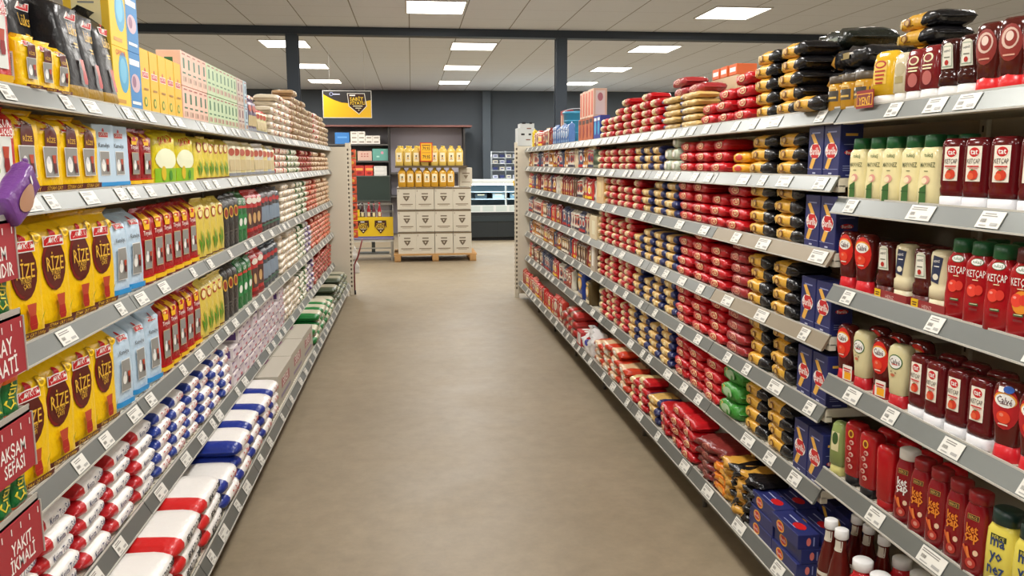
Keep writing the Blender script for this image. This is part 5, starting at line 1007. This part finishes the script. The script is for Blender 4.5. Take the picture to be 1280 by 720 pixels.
# banner table with bottles
def table():
    mt = M('#a5a39c', .35, .5); t = empty('display_table', (-.66, 13.4, 0)); w = .345
    m = MB(); m.box(-w-.25, 0, H-1.255, w, .5, H-1.215, M('#d2d0c9', .4)); P3('tabletop', m, t)
    for x in (-w-.22, w-.03):
        for y in (.02, .46): m = MB(); m.box(x-.015, y-.015, 0, x+.015, y+.015, H-1.255, mt); P3('leg', m, t)
    for z in (.09, .19): m = MB(); m.box(-w-.22, .01, z, w-.03, .03, z+.02, mt); P3('stretcher', m, t)
    m = MB(); m.box(-w-.25, -.012, H-1.165, w, -.004, H-.855, M('#e3bd14', .45)); dk = ink('#43200f'); ds = []
    for cx in (-.42, -.13, .145):
        ds += [('poly', [(cx-.09, .10), (cx+.09, .10), (cx+.095, 0.0), (cx, -.11), (cx-.095, 0)], dk), ('rect', cx-.01, .078, .06, .014, iW), ('txt', 'SABİT', cx, .043, .13, ink('#efc63a'), 0, 1.0, .01), ('txt', 'FİYATLI', cx, .0, .15, ink('#efc63a'), 0, 1.3, .02), ('rect', cx, -.035, .08, .009, iC), ('ell', cx, -.07, .012, .01, iC)]
    decals(m, flat((0, -.012, H-1.01), (1, 0, 0), (0, 0, 1), (0, -1, 0)), ds, .001, .0008, 1); P3('banner', m, t)
    m = MB(); m.box(-w-.25, -.016, H-1.215, w, 0, H-1.165, M('#5a5690', .4)); m.box(-w-.25, -.018, H-1.2, w, -.016, H-1.19, M('#b9b6cc', .4)); P3('edge_rail', m, t)
    m = MB(); m.box(-w-.25, 0, H-1.215, w, .02, H-.86, M('#cfae1a', .5)); m.box(-w-.25, .02, H-.92, w, .5, H-.90, mt); P3('inner_shelf', m, t)
    m = MB()
    for z in (H-.78, H-.66): m.tube([(-w-.2, .02, z), (w, .02, z)], .005, mt, 6); m.tube([(-w-.2, .4, z), (w, .4, z)], .005, mt, 6)
    for x in (-w-.2, -.1, w): m.tube([(x, .02, H-.9), (x, .02, H-.66)], .005, mt, 6)
    P3('wire_guard', m, t)
    props(t, uniq('metal table with yellow printed banner and low wire guard'), 'display table')
table()
def jb(col, cap, h=.24):
    p = [(0, .026, .026), (.004, .03, .03), (h*.55, .03, .03), (h*.75, .014, .014), (h*.9, .013, .013)]
    return part_bottle('juice_bottle', p, [(h*.89, .015, .015), (h, .015, .015)], srm(col), M(cap, .4), labs=[('rect', 0, h*.3, .04, h*.25, iC)], e=2, cape=2)
for k, (x, c, lk) in enumerate([(-.92, '#3a1a1c', 'dark'), (-.86, '#3a1a1c', 'dark'), (-.80, '#3a1a1c', 'dark'), (-.70, '#a8242a', 'red'), (-.62, '#5a1a2a', 'maroon'), (-.53, '#b02a34', 'red')]):
    inst(jb(c, '#2a1a1c' if lk == 'dark' else '#b52a2a', .27 if lk != 'maroon' else .25), (x, 13.5, H-.898), 0, '%s bottle on the banner table, %s from left' % (lk, ordn(k+1)), 'bottle', 'bottles on the banner table')
m = MB(); m.box(-1.02, 13.385, H-.845, -.84, 13.4, H-.735, M('#e3bd14', .45)); decals(m, flat((-.93, 13.385, H-.79), (1, 0, 0), (0, 0, 1), (0, -1, 0)), [('rect', 0, .02, .12, .01, iBr), ('rect', 0, -.02, .08, .02, iBr)], .001, .001, 1)
props(ob('price_sign', m), uniq('small yellow price card at the left of the banner table'), 'price sign')
# fridge
def fridge():
    t = empty('display_fridge', (2.1, 16.6, 0)); dk = M('#1f2629', .35); x0, x1 = -.96, 2.2
    m = MB(); m.box(x0, 0, .06, x1, .95, H-.98, dk, .01)
    for x in (x0+.55, x0+1.4): m.box(x, -.004, .06, x+.01, 0, H-1.1, M('#11171a', .5))
    m.box(x0, -.02, H-1.17, x1, .0, H-1.06, M('#2a3438', .3)); P3('base', m, t)
    m = MB(); m.box(x0+.03, .05, 0, x1-.03, .9, .06, M('#101214', .7)); P3('plinth', m, t)
    m = MB(); m.box(x0, -.02, H-.985, x1, .0, H-.845, M('#dfe4e3', .3))
    decals(m, flat((0, -.02, H-.915), (1, 0, 0), (0, 0, 1), (0, -1, 0)), [('rect', x0+.1+.27*k, 0, .22, .11, ink('#c9d6d3')) for k in range(11)], .001, .0005, 1); P3('price_strip', m, t)
    m = MB(); m.box(x0, .88, H-.98, x1, .95, H-.34, M('#5a7480', .4)); m.box(x0, .3, H-.75, x1, .88, H-.73, M('#9fb0b5', .3)); m.box(x0, .3, H-.6, x1, .88, H-.585, M('#9fb0b5', .3)); P3('inner_shelves', m, t)
    m = MB(); m.box(x0, 0, H-.42, x1, .95, H-.34, M('#e4eceb', .3), .005); P3('canopy', m, t)
    m = MB(); m.box(x0+.02, .03, H-.445, x1-.02, .08, H-.421, M('#dff0ff', .4, emit=9)); P3('fridge_light', m, t)
    for x in (x0, x0+.72, x1-.03): m = MB(); m.box(x, 0, H-.98, x+.03, .06, H-.42, M('#cfd8d8', .3)); P3('post', m, t)
    l = bpy.data.lights.new('fridge_lamp', 'AREA'); l.shape = 'RECTANGLE'; l.size = 3; l.size_y = .1; l.energy = 26; l.color = (.82, .93, 1)
    lo = bpy.data.objects.new('fridge_lamp', l); COL.objects.link(lo); lo.parent = t; lo.location = (.6, .2, H-.46)
    props(t, uniq('dark open display fridge with white canopy and lit inside'), 'fridge')
    for k in range(9):
        bgc('chilled_food_tray', .2, .10, .3, ('#6a7f86', '#b9c4c6', '#4a5a60', '#c9cdc0')[k % 4], 1.36+k*.25, H-.975, 'chilled food tray in the fridge front row, %s from left' % ordn(k+1), 'food tray', [('rect', 0, .02, .12, .03, iW)], y=16.66, g='chilled food trays')
    for k in range(6): bgc('chilled_food_box', .24, .11, .3, ('#2f4048', '#8fa0a5', '#56707c')[k % 3], 1.4+k*.36, H-.728, 'chilled food box on the upper fridge shelf, %s from left' % ordn(k+1), 'food box', [('rect', 0, .02, .14, .02, iC)], y=16.95, g='chilled food boxes')
fridge()
m = MB(); m.box(2.02, 16.57, H-.46, 2.2, 16.582, H-.36, M('#e9c21a', .45)); decals(m, flat((2.11, 16.57, H-.41), (1, 0, 0), (0, 0, 1), (0, -1, 0)), [('rect', 0, 0, .1, .04, iBr)], .001, .001, 1)
props(ob('price_sign', m), uniq('small yellow price card on the fridge canopy'), 'price sign')
# wire rack on the fridge with bottles
m = MB(); mt = M('#b9c0c4', .3, .5)
for z in (H-.33, H-.16, H-.02, H+.1, H+.22): m.tube([(1.66, 17.3, z), (2.5, 17.3, z)], .006, mt, 6); m.tube([(1.66, 17.5, z), (2.5, 17.5, z)], .006, mt, 6); m.box(1.66, 17.3, z-.004, 2.5, 17.5, z, mt)
for x in (1.66, 1.95, 2.22, 2.5): m.tube([(x, 17.3, H-.34), (x, 17.3, H+.24)], .006, mt, 6); m.tube([(x, 17.5, H-.34), (x, 17.5, H+.24)], .006, mt, 6)
props(ob('wire_rack', m), uniq('grey wire rack standing on top of the fridge'), 'wire rack')
n = 0
for r, z in enumerate((H-.33, H-.16, H-.02, H+.1)):
    for k in range(5):
        bgc('small_packet', .1, .07, .12, ('#c9cfe0', '#2f3a66', '#d9d4c4')[(k+r) % 3], 1.74+k*.14, z+.001, 'small packet on the wire rack, %s from left, %s level up' % (ordn(k+1), ordn(r+1)), 'packet', [('rect', 0, 0, .06, .02, iN)], y=17.33, g='packets on the wire rack')
# hanging sign
m = MB(); sx, sy, sz, sw, sh = -.90, 12.3, H+.835, .675, .37
fr = M('#cfcdc6', .4); m.box(sx-sw/2, sy, sz-sh/2, sx+sw/2, sy+.012, sz+sh/2, M('#2a2827', .5))
hs = empty('hanging_sign', (sx, sy, sz)); fr_m = MB(); sc_ = .675/.5
for a in ((-sw/2-.008, -sh/2-.008, sw/2+.008, -sh/2), (-sw/2-.008, sh/2, sw/2+.008, sh/2+.008), (-sw/2-.008, -sh/2, -sw/2, sh/2), (sw/2, -sh/2, sw/2+.008, sh/2)): fr_m.box(a[0], -.002, a[1], a[2], .014, a[3], fr)
pm = MB(); pm.box(-sw/2, 0, -sh/2, sw/2, .012, sh/2, M('#2a2725', .5)); yl = ink('#e0b01c')
cur = [(-.25, .105), (-.2, .075), (-.14, .045), (-.06, .018), (.02, .01), (.12, .018), (.2, .035), (.25, .045)]
ds = [('poly', [(-.25, -.1385), (.25, -.1385)]+cur[::-1], yl), ('poly', [(.0, .115), (.185, .115), (.205, -.02), (.12, -.105), (.015, -.02)], ink('#efe9dc')), ('poly', [(.006, .11), (.18, .11), (.198, -.018), (.12, -.098), (.021, -.018)], ink('#33190f')),
      ('rect', .055, .093, .06, .012, iW), ('txt', 'SABİT', .098, .062, .14, ink('#efc63a'), 0, .95, .01), ('txt', 'FİYATLI', .11, .02, .155, ink('#efc63a'), 0, 1.05, .01), ('rect', .11, -.018, .1, .008, iC), ('rect', .115, -.04, .06, .007, iC), ('ell', .12, -.06, .006, .005, iC),
      ('ell', -.165, .105, .02, .02, ink('#8f94b8')), ('ell', -.165, .105, .013, .013, ink('#2a2725')), ('rect', -.11, .103, .07, .012, ink('#b9bccb'))]
decals(pm, flat((0, 0, 0), (sc_, 0, 0), (0, 0, sc_), (0, -1, 0)), ds, .001, .0008, 1)
ob('sign_panel', pm, hs); ob('frame', fr_m, hs)
for x in (-.24, .25):
    w = MB(); w.tube([(x, .006, sh/2), (x, .006, CEIL-sz)], .0018, M('#c9c8c2', .4), 5); ob('hanging_wire', w, hs)
props(hs, uniq('yellow and black sign hanging on two wires over the left rack end'), 'hanging sign')
# red pole and hung snacks at the end of the left rack
m = MB(); rp = M('#7a1f20', .35)
m.tube([(-.60, 9.93, .665), (-.66, 9.93, .45), (-.705, 9.93, .36), (-.708, 9.93, .05)], .009, rp); m.tube([(-.708, 9.93, .05), (-.708, 9.93, 0)], .016, M('#2a2624', .6))
props(ob('red_pole', m), uniq('thin bent red pole with dark foot at the end of the left rack'), 'pole')
hp = [T('hanging_packet', bag(.10, .095, .03, lambda t: film('#c9502a'), [('ell', 0, .045, .03, .02, ink(c))], 400+k, n=14).mesh('hanging_packet')) for k, c in enumerate(('#e0b04a', '#5a3a2a'))]
m = MB(); m.box(-.72, 9.925, .55, -.70, 9.93, 1.8, cream); props(ob('hanging_strip', m), uniq('narrow strip carrying orange packets on the end of left rack'), 'hanging strip')
for k in range(10): inst(hp[k % 2], (-.70, 9.96, .68+k*.105), .0, 'orange packet on the strip at left rack end, %s from bottom' % ordn(k+1), 'packet', 'orange packets at the left rack end')
for k, (x, z) in enumerate(((-.74, .42), (-.72, .25))):
    wb2 = bag(.14, .17, .08, lambda t: M('#dcd9d2', .4, 0, .7, 25), [], 420+k, wr=4, full=.5, topw=.5)
    inst(T('white_bag', wb2.mesh('white_bag')), (x, 9.99, z), .2, '%s white bag hung at the end of the left rack' % ('upper', 'lower')[k], 'bag', 'white bags at the left rack end')
# cartons on the far side of the right gondola
for k, (x, z, w, h) in enumerate(((1.30, 1.7455, .2, .2), (1.53, 1.7455, .2, .16), (1.31, 1.99, .16, .05))):
    bgc('white_carton', w, h, .22, '#c3c7c6', x, z if k != 2 else 1.946, '%s pale carton on top of the far end panel of right rack' % ordn(k+1), 'carton', [('rect', -.04, .03, .04, .02, iK), ('rect', .04, .03, .03, .02, iK), ('rect', .02, -.03, .05, .012, ink('#7a4a3a'))], y=9.42, g='pale cartons at the right rack end')

for k, y in enumerate((2.31, 2.13)):
    m = MB(); m.box(-.019, -.001, 0, .019, .001, .045, M('#e9e2d6', .5)); decals(m, flat((0, -.001, .022), (1, 0, 0), (0, 0, 1), (0, -1, 0)), [('rect', .003, -.008, .028, .022, ink('#f0a81c')), ('rect', 0, .013, .03, .004, iR), ('rect', 0, .006, .026, .003, iR)], .0004, .0003, 1)
    o = ob('price_flash', m, None, (1.277+.031, y, LVN[3]+.055), -PI/2+.2); props(o, uniq('small white and orange offer tag before the %s red bottle, sauce bay fourth shelf' % ('farther', 'nearer')[k]), 'offer tag')

stand([cart('tea_carton', .12, .18, .08, '#a82a26', ('rect', 0, 0, .06, .1, ink('#d9c9a8')), side=(('rect', 0, 0, .03, .15, ink('#e6b0a0')),))], 1, 0, 7.6, 7.85, .13, .08, 'dark red upright carton', 'carton', 'dark red cartons far on the top shelf', inset=.13, z=zt+.14)
stand([cart('storage_carton', .2, .14, .12, '#4a5a7c', ('rect', 0, .02, .16, .03, iW))], 1, 0, 7.55, 8.2, .21, .12, 'slate blue low carton', 'carton', 'slate cartons far on the top shelf', inset=.12, rj=.02, sj=0)
stand([T('snack_bag', plain_bag(.08, .2, .05, '#e3c81c', ds_as('#c9a81c', '#f0e05a'), 330).mesh('snack_bag'))], 1, 0, 9.0, 9.1, .09, .05, 'bright yellow far bag', 'snack bag', 'yellow bag at the right rack end')
